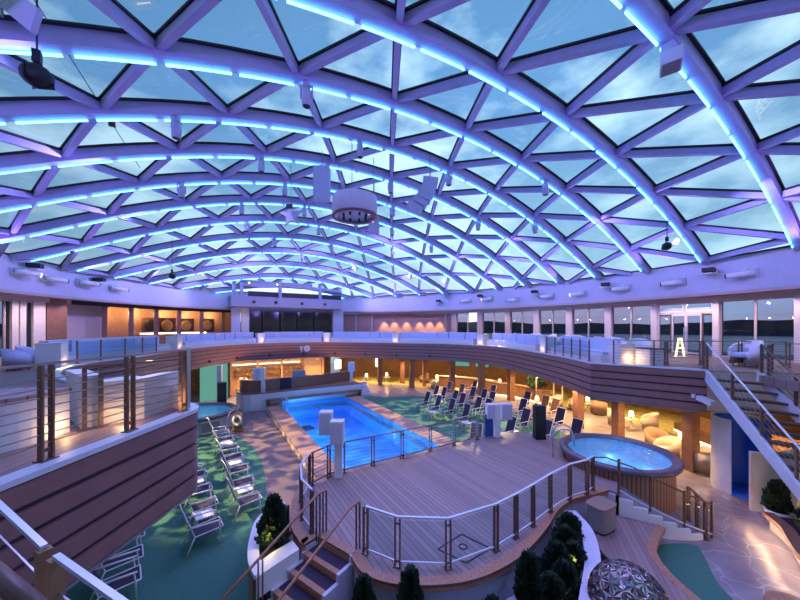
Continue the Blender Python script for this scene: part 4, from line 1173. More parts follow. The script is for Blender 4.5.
d = Vector((math.cos(et), math.sin(et))); mb = MB()
for a, b in (((-.42, 3.92), (-.36, 3.65)), ((-.22, 3.95), (-.36, 3.65)), ((-.36, 3.68), (-.30, 3.38))):
    p = Vector((ex, ey)) + d * a[0] + n_ * .07; q = Vector((ex, ey)) + d * b[0] + n_ * .07; mb.bar((p.x, p.y, a[1]), (q.x, q.y, b[1]), .04, .10)
mb.build('figure', 'railw', t)

# ------------------------------------------------------------------ balcony benches and pedestals
me = main_edge
MEs = resample(me, .12)
def u_of(x, y): return proj((x, y, UP))[0]
def edge_pts(u0, u1):
    lo, hi = min(u0, u1), max(u0, u1)
    return [(x, y) for x, y, t in MEs if (y > 15.5 or x > 6) and proj((x, y, UP)) and lo <= u_of(x, y) <= hi]
bn = 0
segs = [(78, 176, 'on the left balcony'), (191, 259, 'left of the emblem'), (265, 322, 'above the emblem'), (329, 391, 'right of the emblem'), (398, 472, 'before the far wooden wall'), (484, 531, 'before the far right windows')]
for (u0, u1, lab) in segs:
    L = edge_pts(u0, u1)
    if len(L) < 4: continue
    L = [L[0]] + L[4:-4:4] + [L[-1]]
    mid = L[len(L) // 2]
    t = thing('balcony_bench', f'long lilac cushioned bench on balcony edge {lab}', 'bench', (mid[0], mid[1], UP), 'benches along the balcony edge')
    a, b, c, d_ = offset(L, .35), offset(L, .42), offset(L, .95), offset(L, 1.15)
    mb = MB(); mb.prism2(a, d_, UP - .03, UP + .33); mb.build('base', 'white', t)
    mb = MB(); mb.prism2(b, c, UP + .33, UP + .45); mb.build('seat_cushion', 'cushion', t)
    mb = MB(); mb.prism2(offset(L, 1.08), offset(L, 1.2), UP + .33, UP + .98); mb.build('back_panel', 'white', t)
    nseg = max(2, int(plen(L) / 1.1)); per = (len(L) - 1) / nseg
    for k in range(nseg):
        i0, i1 = int(round(k * per)), int(round((k + 1) * per))
        if i1 <= i0: continue
        Lk = [Vector(p) for p in L[i0:i1 + 1]]
        if len(Lk) < 2: continue
        e = (Lk[-1] - Lk[0]).normalized() * .02; Lk[0] = Lk[0] + e; Lk[-1] = Lk[-1] - e
        mb = MB(); mb.prism2(offset([tuple(p) for p in Lk], .92), offset([tuple(p) for p in Lk], 1.08), UP + .45, UP + .96); mb.build('back_cushion', 'cushion', t)
# pedestals (lit white boxes) between the benches
for k, (u, lab) in enumerate(((73, 'leftmost'), (184, 'at the left end of the far benches'), (262, 'left of the emblem'), (325.5, 'right of the emblem'), (394.5, 'before the far wooden wall'), (478, 'left of the far right windows'), (537, 'at the right end of the far benches'))):
    L = edge_pts(u - 4, u + 4)
    if not L: continue
    x, y = offset(L, .62)[len(L) // 2] if len(L) > 2 else L[0]
    x0, y0 = L[0]; x1, y1 = L[-1]; a = math.atan2(y1 - y0, x1 - x0)
    t = thing('planter_box', f'warm lit white box between balcony benches, {lab}', 'box', (x, y, UP), 'white boxes between the benches')
    mb = MB(); mb.box((x, y, UP + .42), (.62, .7, .9), a); mb.build('body', 'white', t); mb = MB(); mb.box((x, y, UP + .885), (.68, .76, .03), a); mb.build('top', 'cream', t)
    n_ = Vector((math.sin(a), -math.cos(a)))
    light('POINT', (x + n_.x * .5, y + n_.y * .5, UP + .2), (1, .6, .3), 2.2, .05, name='box_light')
# right end: curved bench near the corner, white planter blocks, glass balustrade
L = edge_pts(541, 590)
L = [p for p in L if p[0] > 13]
La = offset(L, .55); 
t = thing('balcony_bench', 'blue cushioned bench behind glass at the right balcony corner', 'bench', (La[0][0], La[0][1], UP), 'benches along the balcony edge')
mb = MB(); mb.prism2(offset(L, .5), offset(L, 1.3), UP - .03, UP + .33); mb.build('base', 'white', t)
mb = MB(); mb.prism2(offset(L, .55), offset(L, 1.1), UP + .33, UP + .45); mb.build('seat_cushion', 'cushion', t)
mb = MB(); mb.prism2(offset(L, 1.1), offset(L, 1.3), UP + .33, UP + .98); mb.build('back_cushion', 'cushion', t)
def rail_on_edge(label, L, step, **kw):
    R_ = resample(L, step); Lb = offset([(x, y) for x, y, t in R_], .1)
    return railing('balcony_railing', label, Lb, UP + .03, .92, **kw)
Lr = [p for p in edge_pts(545, 592) if p[0] > 13]
rail_on_edge('glass railing with bronze posts at right balcony corner', Lr, .85, glassy=True, topm='railw', double=False)
Ll = [p for p in edge_pts(80, 165)]
rail_on_edge('glass railing with bronze posts on the far left balcony', Ll, 1.3, glassy=True, topm='railw', double=False)
for k, (x, y, w, d_, h, lab) in enumerate(((14.75, 6.75, .7, .7, .78, 'white planter block at the right balcony corner'), (15.05, 5.85, .62, .62, .66, 'second white planter block, with a dark top, by the right balcony edge'))):
    t = thing('planter_block', lab, 'planter', (x, y, UP)); mb = MB(); mb.box((x, y, UP + h / 2 - .03), (w, d_, h), -.35); mb.build('body', 'white', t); mb = MB(); mb.box((x, y, UP + h), (w * 1.03, d_ * 1.03, .05), -.35); mb.build('top', 'darkwood' if k else 'cream', t)
light('POINT', (14.62, 6.3, UP + .25), (1, .6, .25), 7, .05, name='box_light')
railing('balcony_railing', 'dark cable railing on right balcony edge before the stair', [(14.1, 6.7), (14.55, 5.5), (15.0, 4.2)], UP + .03, .95, cables=6, bottom=False, topm='bronze', double=False)
railing('balcony_railing', 'dark cable railing behind the top of the right stair', [(15.4, 2.75), (16.6, 2.9), (17.6, 2.2), (18.6, 1.2)], UP - .03, .95, cables=7, bottom=False, topm='bronze')
railing('balcony_railing', 'dark railing of posts beside the far right chairs', [(15.9, 5.6), (17.2, 4.9), (18.2, 4.0), (19.0, 2.9)], UP - .03, .95, cables=7, bottom=False, topm='bronze')
# tub chairs on the right promenade
def make_tub(m='white', m2='cushion'):
    t = thing('tub_chair', '', 'chair', (0, 0, 0))
    mb = MB(); prof = []
    n = 16; vs = []; fs = []
    for k in range(n + 1):
        a = math.radians(50) + math.radians(260) * k / n
        hh = .46 + .34 * math.sin(PI * k / n) ** .8
        for rr, z in ((.36, .06), (.40, hh), (.33, hh - .02), (.30, .30)): vs.append((rr * math.cos(a), rr * math.sin(a), z))
    for k in range(n):
        for j in range(4): fs.append((k * 4 + j, (k + 1) * 4 + j, (k + 1) * 4 + (j + 1) % 4, k * 4 + (j + 1) % 4))
    fs += [(0, 1, 2, 3), (n * 4 + 3, n * 4 + 2, n * 4 + 1, n * 4)]
    mb.add(vs, fs, True); mb.build('shell', m, t)
    mb = MB(); mb.lathe([(0, .43), (.27, .42), (.31, .38), (.31, .28), (0, .28)], (0, 0, 0), 18); mb.build('seat_cushion', m2, t)
    for a in (45, 135, 225, 315):
        mb = MB(); x, y = .26 * math.cos(math.radians(a)), .26 * math.sin(math.radians(a)); mb.tube([(x, y, 0), (x, y, .3)], .02, 6); mb.build('leg', 'grey', t)
    return t
tub = Proto(make_tub())
for k, (u, d, lab) in enumerate(((745, 12.5, 'beside the stair head'), (638, 14.2, 'in front of the glass door, left'), (604, 16.5, 'fourth from the door'), (592, 18.0, 'fifth from the door'), (617, 16.8, 'third from the door'), (574, 20.5, 'sixth from the door'), (561, 21.5, 'seventh from the door'), (549, 23, 'eighth from the door'), (535, 25, 'farthest but one along the windows'), (520, 27, 'farthest along the windows'), (630, 15.6, 'second from the door'))):
    s = (u - 400) / F_PX; o_ = tub.put((d * (FX + RX * s), d * (FY + RY * s), UP - .03), 2.6 + k * .9, f'white tub chair on right promenade, {lab}', 'tub chairs on the promenade'); o_.scale = (1.22, 1.22, 1.28)
lo = Proto(make_tub('cushion', 'cushion'))
for k, (u, d, lab) in enumerate(((30, 13.0, 'leftmost before the brown column'), (58, 15, 'right of the brown column'), (18, 11.5, 'nearest on the left'), (90, 19, 'behind the left balcony bench'), (100, 20, 'at the first wooden post'))):
    s = (u - 400) / F_PX; lo.put((d * (FX + RX * s), d * (FY + RY * s), UP - .03), .4 * k, f'pale lilac tub chair on left promenade, {lab}', 'tub chairs on the left promenade')
# glowing A-board in front of the door
x, y = hit(680, WA - 2, WB_ - 2)
t = thing('glowing_easel', 'small glowing yellow easel standing outside the glass door', 'sign', (x, y, UP))
mb = MB()
for a, b in (((-.22, 0), (-.05, .95)), ((.22, 0), (.05, .95)), ((-.12, .45), (.12, .45)), ((-.08, .9), (.08, .9))):
    mb.bar((x + a[0] * RX, y + a[0] * RY, UP + a[1]), (x + b[0] * RX, y + b[0] * RY, UP + b[1]), .05, .07)
mb.build('frame', 'lit', t); mb = MB(); mb.box((x, y, UP + .02), (.5, .3, .04), -YAW); mb.build('base', 'cream', t)

# ------------------------------------------------------------------ right staircase from the promenade
DS = Vector((-.69, -.724)).normalized()
st = stairs('promenade_staircase', 'open wooden staircase with white stringers descending at far right', (15.30, 2.92), (14.95, 4.10), DS, 18, .315, .238, UP - .02, 'darkwood', 'railw', side=(1, 1), th=.07, sides='plain')
for k in range(18): pass
pn = (14.98, 4.12)
def dn(a, d): v = Vector(a) + DS * d; return (v.x, v.y)
sl = .238 / .315
def stair_rail(label, a, n0, m='railw'):
    t = thing('handrail', label, 'handrail', (a[0], a[1], UP))
    pts = [(*dn(a, d), UP + .95 - sl * d) for d in (0, 1.3, 2.6, 3.9, 5.4)]
    mb = MB(); mb.tube(pts, .03, 8); mb.build('rail', m, t)
    for d in (0.02, 1.15, 2.2, 3.2, 3.8, 4.6):
        mb = MB(); x, y = dn(a, d); mb.box((x, y, UP + .45 - sl * d), (.06, .06, 1.0), .8); mb.build('post', 'bronze', t)
    for c in range(5):
        mb = MB(); z = .15 + .15 * c; mb.bar((*dn(a, 0), UP + z), (*dn(a, 5.4), UP + z - sl * 5.4), .012, .012); mb.build('cable', 'cable', t)
stair_rail('pale handrail with bronze posts on near side of the right staircase', pn, 0)
stair_rail('dark handrail with bronze posts on far side of the right staircase', (15.36, 2.9), 0, 'bronze')
t = thing('stair_spotlight', 'small white bracket lamp on the right balcony fascia end', 'lamp', (14.75, 4.3, 3.35))
mb = MB(); mb.bar((14.72, 4.25, 3.4), (14.45, 3.8, 3.3), .2, .16); mb.build('head', 'railw', t); mb = MB(); mb.box((14.8, 4.42, 3.42), (.1, .1, .14)); mb.build('bracket', 'railw', t)

# blue shower cubicle
t = thing('shower_cubicle', 'round white shower cubicle with bright blue inside under the right stair', 'cubicle', (15.2, 3.25, 0))
sc = (16.35, 3.6)
mb = MB()
a0, a1 = math.radians(-70), math.radians(176)
mb.lathe([(.76, .0), (.76, 2.62), (.69, 2.62), (.69, 0)], (sc[0], sc[1], 0.0), 24, True, 1, 1, a0, a1, False); mb.build('curved_wall', 'white', t)
mb = MB(); mb.lathe([(.685, .02), (.685, 2.6)], (sc[0], sc[1], 0), 24, True, 1, 1, a0, a1, False); mb.build('blue_lining', 'bluepaint', t)
mb = MB(); mb.lathe([(.68, .0), (.68, .04), (0, .04)], (sc[0], sc[1], 0), 24); mb.build('tray', 'bluepaint', t)
t = thing('screen_wall', 'low white curved wall in front of the blue shower', 'wall', (15, 2.7, 0))
L = spline([(14.85, 3.02), (15.15, 2.72), (15.7, 2.45), (16.3, 2.3)], 5)
mb = MB(); mb.wall(L, .1, 0, 1.85); mb.build('panel', 'cream', t); mb = MB(); mb.wall(offset(L, -.01), .12, 1.85, 1.88); mb.build('cap', 'white', t)
# pot shrub and kerb planter at right
t = thing('flower_pot', 'white tapered pot holding a shrub under the right staircase', 'pot', (14.6, 2.35, 0))
mb = MB(); mb.lathe([(0, .02), (.2, 0), (.29, .42), (.26, .42), (.24, .36), (0, .36)], (14.55, 2.42, 0), 24); mb.build('body', 'white', t)
mb = MB(); mb.lathe([(0, .37), (.25, .37)], (14.55, 2.42, 0), 20); mb.build('soil', 'soil', t)
conifer(14.55, 2.42, .36, .85, .25, 'dark rounded shrub growing in the white tapered pot', None, 31, 1200, 1.1)
kl = spline([(13.9, 2.55), (13.3, 2.12), (12.6, 1.86), (11.9, 1.55), (11.2, .9), (10.9, 0)], 6)
t = thing('kerb_planter', 'curved stone planter with lit underside at the right edge', 'planter', (12.9, 1.5, 0))
mb = MB(); mb.prism2(offset(kl, -.06), offset(kl, .2), .38, .5); mb.build('coping', 'redwood', t)
mb = MB(); mb.prism2(offset(kl, .1), offset(kl, .2), 0, .38); mb.build('side', 'cream', t)
mb = MB(); mb.prism2(offset(kl, .05), offset(kl, .075), .30, .36); mb.build('light_strip', 'warmstrip', t)
mb = MB(); mb.prism2(offset(kl, .2), offset(kl, 1.2), 0.0, .42); mb.build('soil', 'soil', t)
conifer(14.35, 1.72, .4, .7, .25, 'dark shrub at the right edge behind the stone planter', None, 33, 900, 1.1)
grass(13.3, 1.7, .42, 'yellow green plant in the stone planter at right edge', 8)
for d_ in range(0, len(kl) - 6, 2):
    x, y = offset(kl, -.35)[d_]; light('POINT', (x, y, .3), (1, .62, .32), 3.2, .04, name='kerb_light')

# glass drinks shelves glowing below the right stair
t = thing('glowing_shelf', 'warm lit glass shelf rack behind the right staircase', 'shelf', (17.6, 1.9, 0))
for z in (1.3, 1.75, 2.2, 2.6): mb = MB(); mb.box((17.7, 1.0, z), (.5, 2.2, .05), .1); mb.build('shelf_board', 'darkwood', t)
for k in range(6):
    mb = MB(); mb.box((17.55, .3 + .32 * k, 2.3 - .45 * (k % 2)), (.1, .2, .1)); mb.build('lamp', 'lamp', t)
for y in (0, 2.0): mb = MB(); mb.box((17.8, y, 1.4), (.4, .08, 2.8), .1); mb.build('upright', 'wood', t)

# ------------------------------------------------------------------ lounge under the balcony
arm = Proto(make_tub('chairfab', 'chairfab')); arm2 = Proto(make_tub('chaird', 'chaird'))
def big(o, s): o.scale = (s, s, s); return o
spots = [(17.35, 6.1, 2.4, 'closest to the whirlpool'), (17.2, 4.75, 1.2, 'right of the near wood column'), (18.2, 6.75, -2.2, 'behind the whirlpool chair'), (21.5, 8.4, 2.0, 'by the back wall lamp'), (20.6, 9.6, -1, 'left of the lamp table'), (22.3, 11.5, .3, 'beyond the second column'), (22.0, 13.0, 2.2, 'under the string of lights, right'), (21.2, 13.9, 2.5, 'under the string of lights, left'), (22.4, 15.4, 1.5, 'left of the long planter'), (18.3, 24.4, 2.4, 'far behind the deck chairs'), (20.2, 20.6, 1.2, 'far right of the deck chairs'), (19.0, 27.0, 3.0, 'deep under the far balcony'), (22.8, 19.4, 2.0, 'right of the long planter bar')]
for k, (x, y, r, lab) in enumerate(spots):
    big((arm if k % 3 != 2 else arm2).put((x, y, .01), r, f'{"cream" if k % 3 != 2 else "brown"} lounge armchair under the balcony, {lab}', 'lounge armchairs under the balcony'), 1.25)
def make_lamp_table():
    t = thing('lamp_table', '', 'table', (0, 0, 0))
    mb = MB(); mb.lathe([(0, .55), (.32, .55), (.33, .52), (.05, .50), (.04, .04), (.22, .02), (.22, 0), (0, 0)], (0, 0, 0), 18); mb.build('table', 'cream', t)
    mb = MB(); mb.lathe([(0, .70), (.03, .7), (.03, .56), (.07, .55)], (0, 0, 0), 10); mb.build('lamp_stem', 'bronze', t)
    mb = MB(); mb.lathe([(.13, .70), (.10, .98), (0, .98)], (0, 0, 0), 14); mb.build('lamp_shade', 'lamp', t)
    return t
lt = Proto(make_lamp_table())
for k, (x, y, lab) in enumerate(((19.0, 5.6, 'behind the near wood column'), (20.9, 9.0, 'between cream armchairs'), (18.7, 6.0, 'beside the whirlpool chairs'), (22.6, 12.4, 'below the string of lights'), (19.7, 14.3, 'by the long planter'), (21.0, 24.5, 'far back right'), (19.6, 25.6, 'deep behind the deck chairs'), (16.0, 29.5, 'right of the bar'), (23.0, 20.6, 'behind the outermost deck chairs'), (14.0, 30.2, 'at the bar end'))):
    lt.put((x, y, .01), 0, f'small round table with glowing lamp under the balcony, {lab}', 'lamp tables in the lounge')
    light('POINT', (x, y, 1.25), (1, .58, .22), 22, .12, name='table_lamp_light')
# long wooden planter counter with shrub
t = thing('lounge_planter', 'long wooden planter counter with lit foot behind the right deck chairs', 'planter', (21.6, 16.8, 0))
La = spline([(21.2, 14.9), (21.6, 16.2), (21.5, 17.8), (20.9, 19.4)], 5)
mb = MB(); mb.wall(La, -.6, .12, 1.0); mb.build('body', 'wood', t); mb = MB(); mb.wall(offset(La, .02), -.05, .03, .11); mb.build('light_strip', 'warmstrip', t)
mb = MB(); mb.wall(offset(La, .03), -.66, 1.0, 1.06); mb.build('top', 'redwood', t)
conifer(21.75, 15.9, 1.06, 1.3, .7, 'dark shrub on top of the long wooden lounge planter', None, 41, 900)
t = thing('lounge_counter', 'low wooden lounge counter deep behind the far deck chairs', 'counter', (20.5, 23, 0))
La = spline([(19.6, 25.2), (20.9, 23.6), (21.8, 21.6), (22.0, 20)], 5)
mb = MB(); mb.wall(La, -.5, .02, 1.0); mb.build('front', 'redwood', t); mb = MB(); mb.wall(offset(La, -.05), -.55, 1.0, 1.06); mb.build('top', 'cream', t); mb = MB(); mb.wall(offset(La, .03), -.04, .9, .97); mb.build('light_strip', 'warmstrip', t)
for k, (u, z, w) in enumerate(((462, 1.95, 1.6), (482, 2.0, 1.4), (532, 2.0, 1.8), (612, 1.9, 1.2))):  # windows on a solid wall, their daylight put in as emission
    x, y = hit(u, 20.7, 23.2); a = math.atan2((y - CY) / 23.2 ** 2, (x - CX) / 20.7 ** 2)
    t = thing('lit_opening', f'pale teal daylight window on the lounge back wall, {ORD[k]} from left', 'panel', (x, y, z), 'teal windows in the lounge')
    mb = MB(); mb.box((x, y, z), (.05, w, .75), a); mb.build('glow_face', 'glow_face', t); mb = MB(); mb.box((x + .05 * math.cos(a), y + .05 * math.sin(a), z), (.05, w + .12, .87), a); mb.build('frame', 'darkwood', t)
for k, (x, y) in enumerate(((21.9, 13.0), (21.2, 14.6))):
    t = thing('light_canopy', ('right', 'left')[k] + ' arched canopy of warm light strips over lounge seats', 'canopy', (x, y, 0), 'canopies in the lounge')
    for sd in (-.7, .7):
        mb = MB(); mb.tube(spline([(x - .2, y + sd, 2.0), (x, y + sd * .5, 2.3), (x + .1, y, 2.38)], 4), .035, 6); mb.build('light_strip', 'warmstrip', t)
        mb = MB(); mb.box((x - .2, y + sd, 1.0), (.06, .06, 2.0)); mb.build('post', 'cream', t)
# sofa wall bench along the back right
t = thing('lounge_sofa', 'long brown wooden banquette along the lounge back wall at right', 'sofa', (22, 5, 0))
La = spline([(20.0, 1.0), (20.4, 3.4), (20.9, 5.6), (22.6, 7.6)], 5)
mb = MB(); mb.wall(La, -.7, .1, .45); mb.build('seat', 'darkwood', t); mb = MB(); mb.wall(offset(La, -.55), -.2, .45, 1.15); mb.build('backrest', 'wood', t); mb = MB(); mb.wall(offset(La, .0), -.04, .02, .09); mb.build('light_strip', 'warmstrip', t)
# overhead lamps in the lounge ceiling
dl = []
for k, (x, y) in enumerate(((16.8, 6.6), (19.3, 5.0), (19.0, 9.2), (20.6, 12.0), (20.8, 15.6), (20.4, 19.6), (19.2, 23.2), (17.2, 26.8), (14.5, 29.5), (11.5, 31.0), (8.5, 28.9), (5.5, 28.6), (2.7, 28.2), (-2.6, 25.2), (-5.2, 21.0), (17.8, 11.2), (18.9, 2.8), (22.6, 17.5), (22.2, 9.6))):
    t = thing('ceiling_downlight', f'small recessed warm downlight under the balcony, {ORD[k]} round from the right', 'light', (x, y, UB), 'downlights under the balcony')
    mb = MB(); mb.lathe([(.13, 0.0), (.13, -.03), (.09, -.03), (.09, 0)], (x, y, UB), 16); mb.build('bezel', 'white', t); mb = MB(); mb.lathe([(.09, 0), (0.0, 0)], (x, y, UB - .02), 16); mb.build('lens', 'lamp', t)
    light('SPOT', (x, y, UB - .06), (1, .60, .24), 700, .09, (x, y, 0), math.radians(135), .6, 'downlight_lamp')

# ------------------------------------------------------------------ left promontory on the upper deck
def poly_wall(name, label, cat, line, th, z0, z1, m, capm=None, capover=.03, capth=.06):
    t = thing(name, label, cat, (line[0][0], line[0][1], z0)); mb = MB(); mb.wall(line, th, z0, z1); mb.build('body', m, t)
    if capm: mb = MB(); mb.wall(offset(line, -capover if th > 0 else capover), th + (2 * capover if th > 0 else -2 * capover), z1, z1 + capth); mb.build('top', capm, t)
    return t
zf = UP - .03
poly_wall('curved_seat', 'white curved seat wall with dark wooden slat top at left edge', 'bench', spline([(-1.78, 6.62), (-2.1, 6.05), (-2.6, 5.75), (-3.3, 5.7), (-4.2, 6.0)], 5)[::-1], 1.0, zf, zf + .62, 'white', 'stage', .04, .05)
poly_wall('planter_wall', 'white low wall with warm floor glow behind the near left railing', 'wall', [(-1.45, 6.75), (-1.95, 7.9)], .22, zf, zf + .78, 'cream', 'white', .01, .03)
poly_wall('planter_wall', 'pale low wall facing the near left railing, right of the thin post', 'wall', [(-.52, 7.72), (-.95, 6.95), (-1.55, 6.75)][::-1], .18, zf, zf + .66, 'cream', 'white', .01, .03)
t = thing('white_ledge', 'flat white ledge at the tip of the left balcony corner', 'ledge', (-.9, 7.9, zf)); mb = MB(); mb.prism([(-.48, 7.35), (-.75, 8.15), (-1.6, 9.6), (-2.2, 8.8), (-1.2, 7.8), (-.75, 7.8)], zf, zf + .42); mb.build('body', 'cream', t); mb = MB(); mb.prism([(-.46, 7.34), (-.73, 8.16), (-1.6, 9.65), (-2.24, 8.8), (-1.2, 7.78), (-.75, 7.78)], zf + .42, zf + .45); mb.build('top', 'white', t)
light('POINT', (-1.75, 6.35, zf + .12), (1, .62, .25), 4, .04, name='ledge_light')
light('POINT', (-1.15, 6.55, zf + .1), (1, .62, .3), 5, .05, name='ledge_light')
light('POINT', (-.9, 7.1, zf + 1.0), (1, .62, .3), 3, .05, name='ledge_light')
pr = [(-2.3, 4.05), (-1.58, 5.16), (-.98, 5.97), (-.40, 6.86)]
railing('balcony_railing', 'near left cable railing with tall bronze double posts', pr, UP + .03, 1.08, cables=8, bottom=False, topm='cable', topw=.02, sep=.052)
t = thing('rail_post', 'broad shiny steel post at the tip of the left balcony corner', 'post', (-.36, 7.0, UP)); 
for dx, dy in ((0, 0), (.06, .07)): mb = MB(); mb.box((-.38 + dx, 6.98 + dy, UP + .58), (.05, .05, 1.12), .3); mb.build('upright', 'steelrail', t)
mb = MB(); mb.box((-.35, 7.02, UP + 1.16), (.16, .12, .03), .8); mb.build('cap', 'railw', t)
railing('balcony_railing', 'thin railing behind the near left railing along the white wall', [(-.45, 7.2), (-1.45, 6.7), (-1.62, 6.62)], zf, .95, cables=5, bottom=False, topm='bronze', double=False)
# bench at far left edge
t = thing('promenade_sofa', 'lilac cushioned sofa at the left edge of the upper deck', 'sofa', (-4.5, 9.5, zf))
La = [(-4.9, 11.4), (-5.6, 9.9), (-6.6, 8.8)]
mb = MB(); mb.wall(La, -.9, zf, zf + .35); mb.build('base', 'white', t); mb = MB(); mb.wall(La, -.65, zf + .35, zf + .47); mb.build('seat_cushion', 'cushion', t); mb = MB(); mb.wall(offset(La, -.65), -.25, zf + .35, zf + 1.0); mb.build('backrest', 'cushion', t)

# near handrails at the bottom left
def near_rail(label, a, b, w=.045):
    t = thing('handrail', label, 'handrail', a); mb = MB(); mb.bar(a, b, w, .02); mb.build('rail', 'railw', t)
    A, B = Vector(a), Vector(b)
    for e in ((B,) if 'upper' in label else (A,)):
        mb = MB(); mb.box((e.x, e.y, e.z - .51), (.05, .05, 1.0), .6); mb.build('post', 'wood', t)
    for k in range(4):
        mb = MB(); z = -.16 - .17 * k; mb.bar((A.x, A.y, A.z + z), (B.x, B.y, B.z + z), .008, .008); mb.build('cable', 'cable', t)
    return t
near_rail('pale flat handrail at the lower left corner, upper length', ray(-60, 450, 1.95), ray(44, 547, 1.5), .026)
near_rail('pale flat handrail at the lower left corner, lower length', ray(56, 556, 1.46), ray(135, 612, 1.25), .026)
t = thing('handrail', 'dark wooden grab rail crossing the bottom left corner', 'handrail', ray(-40, 545, .8)); mb = MB(); mb.tube([ray(-40, 544, 1.4), ray(70, 637, 1.15)], .034, 10); mb.build('rail', 'darkwood', t)
mb = MB(); a = ray(-40, 545, 1.39); mb.box((a[0], a[1], a[2] - .4), (.03, .03, .8)); mb.build('bracket', 'bronze', t)

# ------------------------------------------------------------------ things hung in the dome
def rib_low(i, x): return (x, YR[i], dz(x, YR[i]) - RD)
def make_spot():
    t = thing('hanging_spotlight', '', 'spotlight', (0, 0, 0))
    mb = MB(); mb.box((0, 0, -.06), (.16, .16, .12)); mb.build('clamp', 'skirt', t)
    mb = MB()
    for s in (-1, 1): mb.box((s * .15, 0, -.25), (.03, .08, .34))
    mb.box((0, 0, -.1), (.33, .08, .03)); mb.build('yoke', 'skirt', t)
    mb = MB(); mb.tube([(0, 0, -.18), (0, 0, -.32), (.0, 0, -.62)], [.10, .13, .12], 12); h = mb.build('lamp_body', 'skirt', t)
    mb = MB(); mb.lathe([(.10, 0), (0, 0)], (0, 0, -.625), 12); mb.build('lens', 'black', h)
    return t
sp = Proto(make_spot())
SPOTS = [(5, 12.2), (5, 2.2), (6, -.8), (6, 4.9), (6, 9.2), (7, 7.7), (7, 1.8), (7, 4.5), (8, 3.2), (8, 6.2), (8, 9.3), (8, -1.0), (9, 1.5), (9, 4.8), (9, 7.9), (9, 10.7), (9, 14.0), (10, 6.4), (10, 12.2), (10, 2.0), (11, 8.2), (11, 4.0), (11, 15.4), (12, 6.5), (12, 11.0), (7, 13.6), (6, 15.2)]
cnt = {}
for i, x in SPOTS:
    cnt[i] = cnt.get(i, 0) + 1
order = {}
for i, x in sorted(SPOTS): order.setdefault(i, []).append(x)
for i, x in SPOTS:
    k = order[i].index(x)
    p = rib_low(i, x); sp.put(p, (i * 1.3 + x) % 3, f'pale spotlight hanging from the {ORD[i - 3]} roof rib from front, {ORD[k]} from left', 'spotlights hanging from the roof ribs')
# bigger box floodlight on the second rib
p = rib_low(3, 7.95); t = thing('floodlight', 'white box floodlight under the front roof rib at upper right', 'floodlight', p)
mb = MB(); mb.box((p[0], p[1], p[2] - .1), (.2, .2, .24)); mb.build('bracket', 'skirt', t); mb = MB(); mb.box((p[0] + .03, p[1] - .02, p[2] - .34), (.42, .34, .26), .4); mb.build('housing', 'white', t); mb = MB(); mb.box((p[0] + .03, p[1] - .02, p[2] - .475), (.36, .28, .02), .4); mb.build('lens', 'grey', t)
# ring chandelier drum
c = (5.3, 12.6, 10.9); t = thing('drum_chandelier', 'large round white drum hanging in the middle of the dome', 'chandelier', c)
mb = MB(); mb.lathe([(.93, .42), (.93, -.35), (.87, -.35), (.87, .42), (.93, .42)], c, 40); mb.build('drum', 'white', t)
mb = MB(); mb.lathe([(.95, -.33), (.95, -.42), (.74, -.42), (.74, -.33)], c, 40); mb.build('rim', 'copper', t)
mb = MB(); mb.lathe([(.76, -.3), (0, -.3)], c, 40); mb.build('inner_disc', 'skirt', t)
for k in range(8):
    a = 2 * PI * k / 8; mb = MB(); mb.box((c[0] + .5 * math.cos(a), c[1] + .5 * math.sin(a), c[2] - .38), (.07, .07, .16), a); mb.build('fixture', 'black', t)
mb = MB()
for k in range(3): a = 2 * PI * k / 3; mb.bar((c[0] + 0.88 * math.cos(a), c[1] + 0.88 * math.sin(a), c[2] + .4), (c[0] + 0.88 * math.cos(a), c[1] + 0.88 * math.sin(a), dz(c[0], c[1]) - .1), .02, .02)
mb.build('suspension', 'cable', t)
# speakers hung in the dome
def hung_box(label, c, d, rz, m='skirt', tilt=0):
    t = thing('hanging_speaker', label, 'speaker', c)
    mb = MB(); mb.box((0, 0, 0), d, rz)
    if tilt:
        R = Matrix.Rotation(tilt, 3, Vector((math.cos(rz), math.sin(rz), 0))); mb.v = [tuple(R @ Vector(v)) for v in mb.v]
    mb.v = [(v[0] + c[0], v[1] + c[1], v[2] + c[2]) for v in mb.v]; mb.build('cabinet', m, t)
    mb = MB(); mb.bar((c[0], c[1], c[2] + d[2] / 2), (c[0], c[1], dz(c[0], c[1]) - .05), .03, .03); mb.build('suspension', 'cable', t)
    return t
hung_box('tall lilac speaker panel hanging left of the round drum', ray(322, 184, 13.5), (.66, .4, 1.4), -.5)
hung_box('small lilac speaker hanging below right of the round drum', ray(374, 225, 15.5), (.5, .4, .78), -.5)
sc_ = Vector(ray(423, 192, 13.5)); t = thing('hanging_speaker', 'curved lilac line of speakers hanging right of the round drum', 'speaker', tuple(sc_))
for k in range(6):
    mb = MB(); o_ = .02 * k + .022 * k * k
    mb.box((0, 0, 0), (.62, .5, .24)); R = Matrix.Rotation(-YAW, 3, 'Z') @ Matrix.Rotation(.12 + k * .10, 3, 'Y')
    mb.v = [tuple(R @ Vector(v) + sc_ + Vector((RX * (.30 - o_), RY * (.30 - o_), .42 - .215 * k))) for v in mb.v]
    mb.build('speaker_element', 'skirt', t)
mb = MB(); q = sc_ + Vector((RX * .3, RY * .3, .5)); mb.bar(tuple(q), (q.x, q.y, dz(q.x, q.y) - .1), .03, .03); mb.build('suspension', 'cable', t)
